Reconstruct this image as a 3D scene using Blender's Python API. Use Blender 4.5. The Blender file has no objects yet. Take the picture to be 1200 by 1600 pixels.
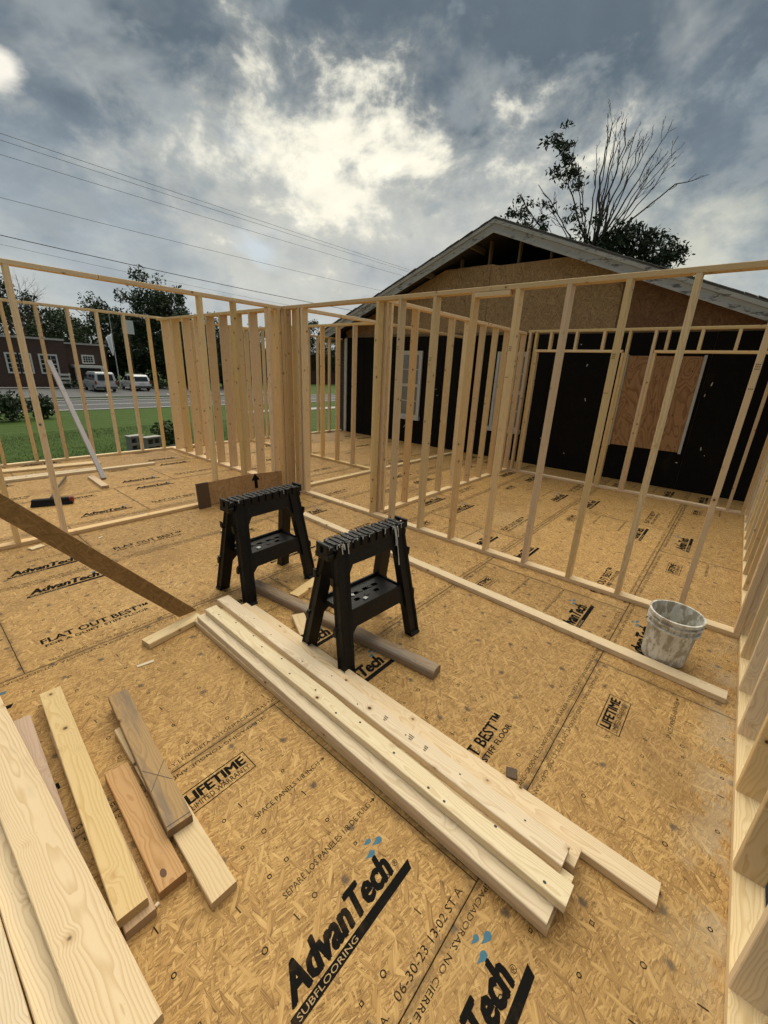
import bpy, bmesh, math, random
import numpy as np
from mathutils import Matrix, Vector

# ------------------------------------------------------------------ camera, sky, sun, exposure
scene = bpy.context.scene
COL = scene.collection
R = math.radians

def setup_camera():
    cd = bpy.data.cameras.new('camera')
    cd.sensor_fit = 'HORIZONTAL'; cd.sensor_width = 36.0
    cd.lens = 36.0 * 641.756 / 1200.0
    cd.clip_start = 0.02; cd.clip_end = 3000
    yaw, pitch, roll = R(39.5616), R(-19.0874), R(2.6238)
    fwd = Vector((math.cos(yaw) * math.cos(pitch), math.sin(yaw) * math.cos(pitch), math.sin(pitch)))
    r0 = Vector((math.sin(yaw), -math.cos(yaw), 0)); u0 = r0.cross(fwd)
    rt = r0 * math.cos(roll) + u0 * math.sin(roll)
    up = -r0 * math.sin(roll) + u0 * math.cos(roll)
    m = Matrix((rt, up, -fwd)).transposed().to_4x4()
    m.translation = (0, 0, 1.713)
    o = bpy.data.objects.new('camera', cd); COL.objects.link(o)
    o.matrix_world = m
    scene.camera = o
setup_camera()

SUN_AZ, SUN_EL = 41.0, 62.0
EXPOSURE = 1.42
scene.view_settings.view_transform = 'Standard'
scene.view_settings.look = 'None'
scene.view_settings.exposure = EXPOSURE
scene.view_settings.gamma = 1.0
scene.view_settings.use_curve_mapping = False
scene.render.engine = 'CYCLES'
scene.cycles.use_denoising = True
scene.cycles.max_bounces = 6
scene.cycles.diffuse_bounces = 3
scene.cycles.adaptive_threshold = .02
scene.cycles.transparent_max_bounces = 8

class NT:
    """tiny node-tree helper"""
    def __init__(self, nt): self.nt = nt; self.n = nt.nodes; self.l = nt.links
    def node(self, t, **kw):
        nd = self.n.new(t)
        for k, v in kw.items(): setattr(nd, k, v)
        return nd
    def put(self, sock, v):
        if hasattr(v, 'is_output') or isinstance(v, bpy.types.NodeSocket): self.l.new(v, sock)
        else: sock.default_value = v
    def math(self, op, a, b=None, c=None, clamp=False):
        nd = self.node('ShaderNodeMath', operation=op, use_clamp=clamp)
        self.put(nd.inputs[0], a)
        if b is not None: self.put(nd.inputs[1], b)
        if c is not None: self.put(nd.inputs[2], c)
        return nd.outputs[0]
    def vmath(self, op, a, b=None, out=0):
        nd = self.node('ShaderNodeVectorMath', operation=op)
        self.put(nd.inputs[0], a)
        if b is not None:
            self.put(nd.inputs[3] if op == 'SCALE' else nd.inputs[1], b)
        return nd.outputs[out]
    def mix(self, f, a, b, blend='MIX'):
        nd = self.node('ShaderNodeMix', data_type='RGBA', blend_type=blend)
        nd.clamp_factor = True
        self.put(nd.inputs[0], f); self.put(nd.inputs[6], a); self.put(nd.inputs[7], b)
        return nd.outputs[2]
    def ramp(self, f, stops, interp='LINEAR'):
        nd = self.node('ShaderNodeValToRGB'); cr = nd.color_ramp; cr.interpolation = interp
        while len(cr.elements) < len(stops): cr.elements.new(0.5)
        for e, (p, c) in zip(cr.elements, stops):
            e.position = p; e.color = c if len(c) == 4 else (*c, 1)
        self.put(nd.inputs[0], f)
        return nd.outputs[0]
    def smooth(self, v, lo, hi):
        nd = self.node('ShaderNodeMapRange', interpolation_type='SMOOTHSTEP')
        self.put(nd.inputs[0], v); nd.inputs[1].default_value = lo; nd.inputs[2].default_value = hi
        return nd.outputs[0]
    def noise(self, vec, scale=5, detail=2, rough=.5, dist=0., dims='3D', out=0):
        nd = self.node('ShaderNodeTexNoise', noise_dimensions=dims)
        if vec is not None: self.put(nd.inputs['Vector'], vec)
        nd.inputs['Scale'].default_value = scale; nd.inputs['Detail'].default_value = detail
        nd.inputs['Roughness'].default_value = rough; nd.inputs['Distortion'].default_value = dist
        return nd.outputs[out]
    def voro(self, vec, scale=5, feature='F1', dims='3D', rnd=1.):
        nd = self.node('ShaderNodeTexVoronoi', feature=feature, voronoi_dimensions=dims)
        self.put(nd.inputs['Vector'], vec); nd.inputs['Scale'].default_value = scale
        nd.inputs['Randomness'].default_value = rnd
        return nd
    def mapping(self, vec, loc=(0, 0, 0), rot=(0, 0, 0), scale=(1, 1, 1)):
        nd = self.node('ShaderNodeMapping'); self.put(nd.inputs[0], vec)
        nd.inputs[1].default_value = loc; nd.inputs[2].default_value = rot; nd.inputs[3].default_value = scale
        return nd.outputs[0]
    def comb(self, x, y, z):
        nd = self.node('ShaderNodeCombineXYZ')
        for s, v in zip(nd.inputs, (x, y, z)): self.put(s, v)
        return nd.outputs[0]
    def sep(self, v):
        nd = self.node('ShaderNodeSeparateXYZ'); self.put(nd.inputs[0], v); return nd.outputs

def dirvec(az, el):
    return (math.cos(R(az)) * math.cos(R(el)), math.sin(R(az)) * math.cos(R(el)), math.sin(R(el)))

def setup_world():
    w = bpy.data.worlds.new('World'); scene.world = w; w.use_nodes = True
    w.node_tree.nodes.clear()
    t = NT(w.node_tree)
    tc = t.node('ShaderNodeTexCoord')
    d = t.vmath('NORMALIZE', tc.outputs['Generated'])
    x, y, z = t.sep(d)
    zz = t.math('ADD', t.math('MAXIMUM', z, 0.0), 0.34)
    p = t.comb(t.math('DIVIDE', x, zz), t.math('DIVIDE', y, zz), 0.0)
    # cloud deck in plan: broad soft masses + torn detail
    warp = t.noise(p, .9, 3, .5, 0., out=1)
    pw = t.vmath('ADD', p, t.vmath('SCALE', t.vmath('SUBTRACT', warp, (.5, .5, .5)), 0.45))
    big = t.noise(t.mapping(pw, loc=(5.1, 1.2, 0), rot=(0, 0, R(35)), scale=(.9, 1.1, 1)), 1.1, 5, .5, .1)
    dw = t.vmath('ADD', t.vmath('MULTIPLY', d, (1, 1, 1.5)), t.vmath('SCALE', t.vmath('SUBTRACT', warp, (.5, .5, .5)), .10))
    fine = t.noise(t.vmath('ADD', dw, (9.3, 4.2, 2.1)), 7.5, 7, .60, .15)
    nb = t.math('SUBTRACT', big, .5); nf = t.math('SUBTRACT', fine, .5)
    # thick cloud overhead, thinner and paler towards the horizon
    el = t.math('ADD', z, t.math('ADD', t.math('MULTIPLY', nb, .36), t.math('MULTIPLY', nf, .26)))
    cloud = t.ramp(el, [(.0, (.255, .258, .246)), (.12, (.215, .232, .232)), (.24, (.150, .174, .192)), (.36, (.090, .112, .132)), (.47, (.055, .073, .091)), (.62, (.062, .080, .097))])
    # thin cloud where the low sun stands behind it
    az_ = t.math('MULTIPLY', t.math('ARCTAN2', y, x), 180 / math.pi); el_ = t.math('MULTIPLY', t.math('ARCSINE', z), 180 / math.pi)
    def glow(az, el0, wa, we, lo, hi, amp, amp2):
        a = t.math('DIVIDE', t.math('SUBTRACT', az_, az), wa); b = t.math('DIVIDE', t.math('SUBTRACT', el_, el0), we)
        v = t.math('SUBTRACT', 1., t.math('SQRT', t.math('ADD', t.math('MULTIPLY', a, a), t.math('MULTIPLY', b, b))))
        v = t.math('SUBTRACT', v, t.math('ADD', t.math('MULTIPLY', nf, amp), t.math('MULTIPLY', nb, amp2)))
        return t.smooth(v, lo, hi)
    g0 = glow(38, 10, 40, 17, .0, .8, 1.2, .9)
    gm = glow(43, 19, 36, 13, .0, .9, 2.2, 1.4)
    g1 = glow(42, 21.5, 19, 7.0, .10, 1.05, 4.8, 2.0)
    g2 = glow(13, 12, 24, 11, .0, .9, 1.8, 1.0)
    g3 = glow(78, 22, 3.6, 1.8, .1, .7, 1.6, .3)
    cloud = t.mix(t.math('MULTIPLY', g0, .65), cloud, (.235, .242, .238, 1))
    cloud = t.mix(t.math('MULTIPLY', g2, .80), cloud, (.315, .312, .258, 1))
    cloud = t.mix(t.math('MULTIPLY', gm, .75), cloud, (.275, .276, .248, 1))
    cloud = t.mix(t.math('MULTIPLY', g1, .92), cloud, (.480, .458, .378, 1))
    cloud = t.mix(g3, cloud, (.44, .42, .37, 1))
    # bright tears and mottling through the whole deck
    tear = t.noise(t.mapping(pw, loc=(1.2, 3.4, 0)), 2.4, 5, .6, .2)
    cloud = t.mix(t.math('MULTIPLY', t.smooth(tear, .50, .76), .50), cloud, (.285, .292, .275, 1))
    mot = t.noise(t.vmath('ADD', dw, (3.3, 7.2, 5.1)), 12., 5, .60, .15)
    cloud = t.vmath('SCALE', cloud, t.math('ADD', .84, t.math('MULTIPLY', mot, .34)))
    # ragged dark scud drifting in front of the glow
    sc = t.noise(t.vmath('ADD', dw, (1.3, 2.2, 8.1)), 6.5, 5, .58, .15)
    cloud = t.mix(t.math('MULTIPLY', t.smooth(sc, .56, .68), .62), cloud, (.148, .168, .178, 1))
    dens = big
    sky = t.node('ShaderNodeTexSky', sky_type='NISHITA')
    sky.sun_disc = False; sky.sun_elevation = R(SUN_EL); sky.sun_rotation = R(90 - SUN_AZ)
    sky.air_density = 1.2; sky.dust_density = 2.0
    clear = t.vmath('SCALE', sky.outputs[0], 0.07)
    gap = t.smooth(dens, .36, .28)
    col = t.mix(t.math('MULTIPLY', gap, .35), cloud, clear)
    bg = t.node('ShaderNodeBackground'); t.put(bg.inputs[0], col); bg.inputs[1].default_value = 0.84
    out = t.node('ShaderNodeOutputWorld'); t.l.new(bg.outputs[0], out.inputs[0])
    w.cycles.sampling_method = 'NONE'      # smooth overcast: no importance map needed
setup_world()

def setup_sun():
    ld = bpy.data.lights.new('sun', 'SUN'); ld.energy = 1.5; ld.angle = R(80); ld.color = (1, .945, .79)
    o = bpy.data.objects.new('sun', ld); COL.objects.link(o)
    o.rotation_euler = Vector(dirvec(SUN_AZ, SUN_EL)).to_track_quat('Z', 'Y').to_euler()
    o.location = (20, 20, 40)
setup_sun()

# ------------------------------------------------------------------ helpers
rng = np.random.default_rng(11)
random.seed(11)

def mesh_from(name, verts, faces, smooth=False):
    me = bpy.data.meshes.new(name)
    me.from_pydata([tuple(v) for v in verts], [], [tuple(f) for f in faces])
    me.update()
    if smooth: me.shade_smooth()
    return me

def link(name, me, mat=None, parent=None, loc=(0, 0, 0), rot=None, mat4=None):
    o = bpy.data.objects.new(name, me); COL.objects.link(o)
    if mat is not None and me is not None and len(me.materials) == 0: me.materials.append(mat)
    if parent is not None: o.parent = parent
    if mat4 is not None: o.matrix_local = mat4
    else:
        o.location = loc
        if rot is not None: o.rotation_euler = rot
    return o

def tag(o, label=None, cat=None, group=None, kind=None):
    if label: o['label'] = label
    if cat: o['category'] = cat
    if group: o['group'] = group
    if kind: o['kind'] = kind
    return o

def thing(name, label, cat, loc=(0, 0, 0), rotz=0., group=None):
    o = bpy.data.objects.new(name, None); COL.objects.link(o)
    o.location = loc; o.rotation_euler = (0, 0, rotz); o.empty_display_size = .1
    return tag(o, label, cat, group)

class MB:
    """collects shapes into one mesh"""
    def __init__(self): self.v = []; self.f = []
    def add(self, vs, fs):
        n = len(self.v); self.v += [tuple(v) for v in vs]; self.f += [tuple(i + n for i in f) for f in fs]
        return self
    def box(self, x0, x1, y0, y1, z0, z1):
        return self.hexa([(x0, y0, z0), (x1, y0, z0), (x1, y1, z0), (x0, y1, z0), (x0, y0, z1), (x1, y0, z1), (x1, y1, z1), (x0, y1, z1)])
    def hexa(self, c):
        return self.add(c, [(3, 2, 1, 0), (4, 5, 6, 7), (0, 1, 5, 4), (1, 2, 6, 5), (2, 3, 7, 6), (3, 0, 4, 7)])
    def prism(self, poly, fn, a, b):
        """poly: list of 2d points; fn(u,v,t)->xyz ; extruded from t=a to t=b"""
        n = len(poly)
        vs = [fn(u, v, a) for u, v in poly] + [fn(u, v, b) for u, v in poly]
        fs = [tuple(range(n))[::-1], tuple(range(n, 2 * n))] + [(i, (i + 1) % n, n + (i + 1) % n, n + i) for i in range(n)]
        return self.add(vs, fs)
    def tube(self, pts, rad, sides=6, cap=True):
        pts = [Vector(p) for p in pts]
        if not hasattr(rad, '__len__'): rad = [rad] * len(pts)
        vs = []; fs = []
        ref = None
        for i, p in enumerate(pts):
            a = pts[max(i - 1, 0)]; b = pts[min(i + 1, len(pts) - 1)]
            t = (b - a).normalized() if (b - a).length > 1e-9 else Vector((0, 0, 1))
            if ref is None: ref = Vector((1, 0, 0)) if abs(t.x) < .8 else Vector((0, 1, 0))
            s = t.cross(ref).normalized(); ref = s.cross(t).normalized()
            for k in range(sides):
                an = 2 * math.pi * k / sides
                vs.append(p + (s * math.cos(an) + ref * math.sin(an)) * rad[i])
        for i in range(len(pts) - 1):
            for k in range(sides):
                k2 = (k + 1) % sides
                fs.append((i * sides + k, i * sides + k2, (i + 1) * sides + k2, (i + 1) * sides + k))
        if cap:
            fs.append(tuple(range(sides))[::-1]); fs.append(tuple(range((len(pts) - 1) * sides, len(pts) * sides)))
        return self.add(vs, fs)
    def lathe(self, prof, n=40, c=(0, 0, 0)):
        vs = []; fs = []
        for r, z in prof:
            for k in range(n):
                a = 2 * math.pi * k / n
                vs.append((c[0] + r * math.cos(a), c[1] + r * math.sin(a), c[2] + z))
        for i in range(len(prof) - 1):
            for k in range(n):
                k2 = (k + 1) % n
                fs.append((i * n + k, i * n + k2, (i + 1) * n + k2, (i + 1) * n + k))
        return self.add(vs, fs)
    def mesh(self, name, smooth=False, bevel=0., fix=True):
        me = mesh_from(name, self.v, self.f, smooth)
        if bevel or fix:
            bm = bmesh.new(); bm.from_mesh(me)
            if fix: bmesh.ops.recalc_face_normals(bm, faces=bm.faces)
            if bevel:
                es = [e for e in bm.edges if len(e.link_faces) == 2 and e.calc_face_angle(0) > .5]
                bmesh.ops.bevel(bm, geom=es, offset=bevel, segments=1, affect='EDGES', clamp_overlap=True)
            bm.to_mesh(me); bm.free()
            if smooth: me.shade_smooth()
        return me
    def build(self, name, mat, parent=None, smooth=False, bevel=0., **kw):
        return link(name, self.mesh(name, smooth, bevel), mat, parent, **kw)

_boards = {}
def board_mesh(L, W, T, mat, bev=.003, wave=0., seed=0):
    """length on local X, width on Y, thickness on Z, centred; softly rounded edges; optional waney edge"""
    key = (round(L, 4), round(W, 4), round(T, 4), mat.name, bev, wave, seed)
    if key in _boards: return _boards[key]
    nseg = 1 if not wave else 16
    rs = np.random.default_rng(seed)
    b = bev
    sec = [(-W / 2 + b, -T / 2), (W / 2 - b, -T / 2), (W / 2, -T / 2 + b), (W / 2, T / 2 - b), (W / 2 - b, T / 2), (-W / 2 + b, T / 2), (-W / 2, T / 2 - b), (-W / 2, -T / 2 + b)]
    vs = []; fs = []
    wv = np.cumsum(rs.normal(0, 1, nseg + 1)); wv -= wv.min(); wv = wv / (wv.max() + 1e-6) * wave
    for i in range(nseg + 1):
        x = -L / 2 + L * i / nseg
        for (yy, zz) in sec:
            if wave and yy < -W / 2 + b * 1.1 and zz > 0: yy = yy + wv[i]; 
            vs.append((x, yy, zz))
    for i in range(nseg):
        for k in range(8):
            k2 = (k + 1) % 8
            fs.append((i * 8 + k, (i + 1) * 8 + k, (i + 1) * 8 + k2, i * 8 + k2))
    fs.append(tuple(range(8))); fs.append(tuple(range(nseg * 8, nseg * 8 + 8))[::-1])
    me = mesh_from('board', vs, fs)
    bm = bmesh.new(); bm.from_mesh(me); bmesh.ops.recalc_face_normals(bm, faces=bm.faces); bm.to_mesh(me); bm.free()
    me.materials.append(mat)
    _boards[key] = me
    return me

def basis(ex, ey, ez, loc):
    m = Matrix((Vector(ex), Vector(ey), Vector(ez))).transposed().to_4x4(); m.translation = loc
    return m

def span(a, b, side):
    """frame whose X runs a->b, Y towards side"""
    a = Vector(a); b = Vector(b); ex = (b - a).normalized(); ey = Vector(side); ey = (ey - ex * ey.dot(ex)).normalized()
    return basis(ex, ey, ex.cross(ey), (a + b) / 2), (b - a).length

# ------------------------------------------------------------------ materials
def new_mat(name):
    m = bpy.data.materials.new(name); m.use_nodes = True; m.node_tree.nodes.clear()
    t = NT(m.node_tree)
    b = t.node('ShaderNodeBsdfPrincipled'); o = t.node('ShaderNodeOutputMaterial'); t.l.new(b.outputs[0], o.inputs[0])
    return m, t, b

def bump(t, b, h, dist=.002, strength=.5):
    nd = t.node('ShaderNodeBump'); nd.inputs['Strength'].default_value = strength; nd.inputs['Distance'].default_value = dist
    t.put(nd.inputs['Height'], h); t.l.new(nd.outputs[0], b.inputs['Normal'])

def plain(name, col, rough=.7, var=.15, scale=8., metal=0., spec=.4, coat=0.):
    m, t, b = new_mat(name)
    tc = t.node('ShaderNodeTexCoord')
    n = t.noise(tc.outputs['Object'], scale, 5, .6)
    c = t.mix(n, tuple(x * (1 - var) for x in col) + (1,), tuple(min(1, x * (1 + var)) for x in col) + (1,))
    t.put(b.inputs['Base Color'], c); b.inputs['Roughness'].default_value = rough
    b.inputs['Metallic'].default_value = metal; b.inputs['Specular IOR Level'].default_value = spec
    b.inputs['Coat Weight'].default_value = coat
    return m

def wood(name, light, dark, tint_var=.16, knots=1., ring=.55, weather=0., wcol=(.2, .18, .16), rough=.72, stain=0.):
    """softwood board: growth rings about an off-centre pith, fibres, knots, board to board tint"""
    m, t, b = new_mat(name)
    tc = t.node('ShaderNodeTexCoord'); oi = t.node('ShaderNodeObjectInfo')
    rnd = oi.outputs['Random']
    off = t.comb(t.math('MULTIPLY', rnd, 91.7), t.math('MULTIPLY', rnd, 37.3), t.math('MULTIPLY', rnd, 53.1))
    co = t.vmath('ADD', tc.outputs['Object'], off)
    x, y, z = t.sep(tc.outputs['Object'])
    # knots: sparse cells cut through the board
    kv = t.voro(t.vmath('MULTIPLY', co, (1.0, 1.15, 1.15)), 7.5)
    kd = kv.outputs['Distance']
    near = t.smooth(kd, .34, .05)
    # ring field
    w1 = t.noise(t.vmath('MULTIPLY', co, (1.1, 5, 5)), 1.0, 3, .5)
    w2 = t.noise(t.vmath('MULTIPLY', co, (2.2, 9, 9)), 1.3, 2, .55)
    py = t.math('ADD', y, t.math('MULTIPLY', t.math('SUBTRACT', t.math('FRACT', t.math('MULTIPLY', rnd, 7.77)), .5), .09))
    pz = t.math('ADD', z, t.math('ADD', t.math('MULTIPLY', t.math('FRACT', t.math('MULTIPLY', rnd, 3.33)), .06), .012))
    py = t.math('ADD', py, t.math('MULTIPLY', t.math('SUBTRACT', w1, .5), .07))
    pz = t.math('ADD', pz, t.math('MULTIPLY', t.math('SUBTRACT', w2, .5), .035))
    rr = t.math('SQRT', t.math('ADD', t.math('MULTIPLY', py, py), t.math('MULTIPLY', pz, pz)))
    rr = t.math('ADD', rr, t.math('MULTIPLY', near, .010))
    s = t.math('FRACT', t.math('MULTIPLY', rr, 190.))
    late = t.math('MULTIPLY', t.smooth(s, .35, .95), t.smooth(s, 1.0, .96))
    fib = t.noise(t.vmath('MULTIPLY', co, (9, 420, 420)), 1.0, 2, .6)
    blot = w1
    f = t.math('ADD', t.math('MULTIPLY', late, ring), t.math('MULTIPLY', t.math('SUBTRACT', fib, .5), .35), clamp=True)
    col = t.mix(f, (*light, 1), (*dark, 1))
    col = t.mix(t.math('MULTIPLY', t.smooth(blot, .45, .75), .35), col, tuple(.72 * a + .28 * c for a, c in zip(light, dark)) + (1,))
    # tint by board
    h = t.node('ShaderNodeHueSaturation')
    r2 = t.math('FRACT', t.math('MULTIPLY', rnd, 13.7)); r3 = t.math('FRACT', t.math('MULTIPLY', rnd, 29.1))
    t.put(h.inputs['Value'], t.math('ADD', 1 - tint_var, t.math('MULTIPLY', r2, 2 * tint_var)))
    t.put(h.inputs['Saturation'], t.math('ADD', .86, t.math('MULTIPLY', r3, .30)))
    t.put(h.inputs['Hue'], t.math('ADD', .492, t.math('MULTIPLY', t.math('FRACT', t.math('MULTIPLY', rnd, 5.3)), .014)))
    t.put(h.inputs['Color'], col); col = h.outputs[0]
    if knots:
        kn = t.math('MULTIPLY', t.smooth(kd, .095, .055), knots)
        halo = t.math('MULTIPLY', t.smooth(kd, .22, .07), .42 * knots)
        col = t.mix(halo, col, (dark[0] * .75, dark[1] * .62, dark[2] * .5, 1))
        col = t.mix(kn, col, (.085, .042, .016, 1))
    if weather:
        wn = t.noise(t.vmath('MULTIPLY', co, (2.2, 14, 14)), 1.2, 5, .65)
        wm = t.math('MULTIPLY', t.smooth(wn, .62 - weather * .45, .80 - weather * .3), min(1., weather + .25))
        fw = t.mix(fib, tuple(c * .55 for c in wcol) + (1,), tuple(min(1, c * 1.35) for c in wcol) + (1,))
        col = t.mix(wm, col, fw)
    if stain:
        sn = t.noise(t.vmath('MULTIPLY', co, (3.0, 9, 9)), 1.0, 5, .7)
        col = t.mix(t.math('MULTIPLY', t.smooth(sn, .58, .72), stain), col, (dark[0] * .45, dark[1] * .4, dark[2] * .36, 1))
    nx_ = t.math('ABSOLUTE', t.sep(tc.outputs['Normal'])[0])
    col = t.mix(t.math('MULTIPLY', t.smooth(nx_, .8, .95), .45), col, (dark[0] * .62, dark[1] * .60, dark[2] * .58, 1))
    # specks and nail dents
    sp = t.noise(co, 160, 1, .5)
    col = t.mix(t.math('MULTIPLY', t.smooth(sp, .74, .80), .35), col, (.12, .07, .035, 1))
    t.put(b.inputs['Base Color'], col); b.inputs['Roughness'].default_value = rough
    b.inputs['Specular IOR Level'].default_value = .25
    hgt = t.math('ADD', t.math('MULTIPLY', fib, .6), t.math('MULTIPLY', late, .5))
    bump(t, b, hgt, .0008, .5)
    return m

def osb(name, tones, long_deg=0., scale=1., dirt=.5, floor=False, rough=.68, sat=1.):
    """strand board: many overlapping flakes, each its own tone and grain"""
    m, t, b = new_mat(name)
    tc = t.node('ShaderNodeTexCoord'); oi = t.node('ShaderNodeObjectInfo'); rnd = oi.outputs['Random']
    x, y, z = t.sep(tc.outputs['Object'])
    co = t.comb(t.math('ADD', x, t.math('MULTIPLY', rnd, 83.)), t.math('ADD', y, t.math('MULTIPLY', rnd, 41.)), 0.)
    wv = t.noise(co, 4.5, 3, .6, out=1)
    co = t.vmath('ADD', co, t.vmath('SCALE', t.vmath('SUBTRACT', wv, (.5, .5, .5)), .035))
    val = None; hgt = None
    layers = [(3, 15, 85, 0.), (-24, 18, 118, .48), (31, 17, 108, .52), (-66, 20, 120, .62), (9, 24, 170, .55), (83, 13, 66, .88), (-40, 12, 64, .90)]
    for i, (ang, sx, sy, thr) in enumerate(layers):
        vr = t.node('ShaderNodeVectorRotate', rotation_type='Z_AXIS'); t.put(vr.inputs['Vector'], co); vr.inputs['Angle'].default_value = R(long_deg + ang)
        v = t.vmath('ADD', t.vmath('MULTIPLY', vr.outputs[0], (sx * scale, sy * scale, 1)), (i * 7.3, i * 3.1, 0))
        vo = t.voro(v, 1.0, dims='2D')
        r = t.node('ShaderNodeSeparateColor')
        t.l.new(vo.outputs['Color'], r.inputs[0])
        fib = t.noise(t.vmath('MULTIPLY', v, (.7, 6.5, 1)), 1.0, 2, .7, dims='2D')
        lv = t.math('ADD', t.math('MULTIPLY', t.math('POWER', r.outputs[0], 1.5), .40), t.math('MULTIPLY', t.math('SUBTRACT', fib, .20), .80))
        lv = t.math('SUBTRACT', lv, t.math('MULTIPLY', t.smooth(vo.outputs['Distance'], .42, .80), .16))  # flake rims darkened: shadow line at each edge painted into the tone
        if val is None: val = lv; hgt = r.outputs[2]
        else:
            k = t.math('GREATER_THAN', r.outputs[1], thr)
            nd = t.node('ShaderNodeMix', data_type='FLOAT'); t.put(nd.inputs[0], k); t.put(nd.inputs[2], val); t.put(nd.inputs[3], lv); val = nd.outputs[0]
            nd = t.node('ShaderNodeMix', data_type='FLOAT'); t.put(nd.inputs[0], k); t.put(nd.inputs[2], hgt); t.put(nd.inputs[3], r.outputs[2]); hgt = nd.outputs[0]
    col = t.ramp(val, list(zip((.02, .20, .42, .66, .95), tones)))
    # broad variation and grime
    bn = t.noise(co, 1.7, 5, .6)
    col = t.mix(t.math('MULTIPLY', t.smooth(bn, .42, .72), .30 * dirt), col, tuple(c * .62 for c in tones[2]) + (1,))
    dn = t.noise(t.vmath('ADD', co, (5, 9, 0)), 11, 5, .72)
    col = t.mix(t.math('MULTIPLY', t.smooth(dn, .63, .76), .55 * dirt), col, (tones[0][0] * .55, tones[0][1] * .5, tones[0][2] * .5, 1))
    if floor:
        # grime gathered along the panel joints
        ed = t.math('MINIMUM', t.math('MINIMUM', x, t.math('SUBTRACT', 2.438, x)), t.math('MINIMUM', y, t.math('SUBTRACT', 1.2065, y)))
        en = t.noise(co, 16, 4, .65)
        em = t.math('MULTIPLY', t.smooth(t.math('ADD', ed, t.math('MULTIPLY', t.math('SUBTRACT', en, .45), .10)), .034, .0), .55)
        col = t.mix(em, col, (.10, .058, .022, 1))
        # dark scuffs and screw stains
        sv = t.voro(co, 3.3, dims='2D'); sd = sv.outputs['Distance']
        sn = t.noise(co, 55, 4, .7)
        sm = t.math('MULTIPLY', t.smooth(t.math('ADD', sd, t.math('MULTIPLY', t.math('SUBTRACT', sn, .5), .11)), .075, .02), .75)
        col = t.mix(sm, col, (.045, .035, .03, 1))
        # pale plaster and sawdust spill along the right wall and in patches
        geo = t.node('ShaderNodeNewGeometry'); px, py, pz = t.sep(geo.outputs['Position'])
        pn = t.noise(geo.outputs['Position'], 5.0, 6, .65)
        pn2 = t.noise(geo.outputs['Position'], 90., 3, .7)
        edge = t.smooth(py, -.16, -.37)
        along = t.math('MULTIPLY', t.math('MULTIPLY', t.smooth(px, .9, 1.5), t.smooth(px, 4.4, 2.6)), .75)
        pm = t.math('MULTIPLY', edge, along)
        pm = t.math('MULTIPLY', pm, t.smooth(pn, .44, .56))
        pm = t.math('MULTIPLY', pm, t.math('ADD', .10, t.math('MULTIPLY', pn2, .85)), clamp=True)
        col = t.mix(pm, col, (.46, .40, .29, 1))
        big = t.noise(t.vmath('ADD', geo.outputs['Position'], (3.3, 8.8, 0)), .9, 5, .6)
        dust = t.math('MULTIPLY', t.smooth(big, .52, .72), .25)
        col = t.mix(dust, col, (.50, .36, .18, 1))
        dk = t.noise(t.vmath('ADD', geo.outputs['Position'], (7.7, 1.2, 0)), 1.3, 6, .65)
        col = t.mix(t.math('MULTIPLY', t.smooth(dk, .52, .70), .38), col, (.20, .105, .032, 1))
    hs = t.node('ShaderNodeHueSaturation'); hs.inputs['Saturation'].default_value = sat
    t.put(hs.inputs['Value'], t.math('ADD', .87, t.math('MULTIPLY', rnd, .24)))
    t.put(hs.inputs['Color'], col)
    t.put(b.inputs['Base Color'], hs.outputs[0]); b.inputs['Roughness'].default_value = rough
    b.inputs['Specular IOR Level'].default_value = .3
    bump(t, b, t.math('ADD', hgt, t.math('MULTIPLY', val, .6)), .0012, .55)
    return m

M = {}
M['stud'] = wood('pine_stud', (.765, .575, .335), (.56, .365, .165), .16, 1.)
M['pale'] = wood('pine_pale', (.725, .575, .365), (.52, .355, .175), .07, 1., stain=.12)
M['yellow'] = wood('pine_yellow', (.67, .495, .28), (.52, .335, .15), .05, .9)
M['orange'] = wood('pine_orange', (.50, .32, .165), (.33, .18, .075), .04, 1., stain=.7)
M['pink'] = wood('pine_pink', (.52, .375, .25), (.42, .28, .175), .05, .6)
M['grimy'] = wood('grimy_board', (.42, .26, .12), (.24, .13, .055), .06, 1., weather=.50, wcol=(.20, .15, .105))
M['greypost'] = wood('grey_weathered_post', (.33, .235, .155), (.20, .13, .08), .05, .5, weather=.45, wcol=(.30, .265, .23))
M['greybrace'] = wood('grey_brace', (.44, .40, .39), (.33, .30, .29), .05, .4, weather=.5, wcol=(.40, .38, .38))
M['darkbrown'] = wood('dark_weathered', (.13, .085, .05), (.06, .04, .025), .1, .5, weather=.5, wcol=(.09, .07, .055))
M['framing_old'] = wood('old_framing', (.23, .17, .11), (.14, .10, .06), .1, .5)
GOLD = [(.128, .057, .014), (.292, .152, .041), (.440, .253, .077), (.568, .350, .122), (.74, .52, .235)]
M['floor'] = osb('strand_floor', GOLD, 0., 1.3, .6, True, sat=.98)
M['gable'] = osb('strand_gable', [(.12, .072, .033), (.25, .155, .072), (.37, .24, .118), (.46, .31, .16), (.57, .40, .22)], 20., .7, .8)
M['gable_dark'] = osb('strand_gable_darker', [(.075, .036, .015), (.15, .075, .032), (.215, .11, .05), (.27, .145, .068), (.35, .20, .098)], 20., .7, .8)  # darker, redder tone for the two end panels
M['strip'] = osb('strand_strip', [(.16, .085, .028), (.215, .118, .039), (.27, .152, .053), (.325, .187, .07), (.39, .235, .097)], 0., 1., 1.)
M['scrap'] = osb('strand_scrap', [(.19, .10, .045), (.35, .20, .085), (.48, .29, .13), (.57, .36, .17), (.66, .45, .23)], 0., 1., 1.2)
M['joist'] = plain('joist_dark', (.10, .07, .045), .9)

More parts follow.
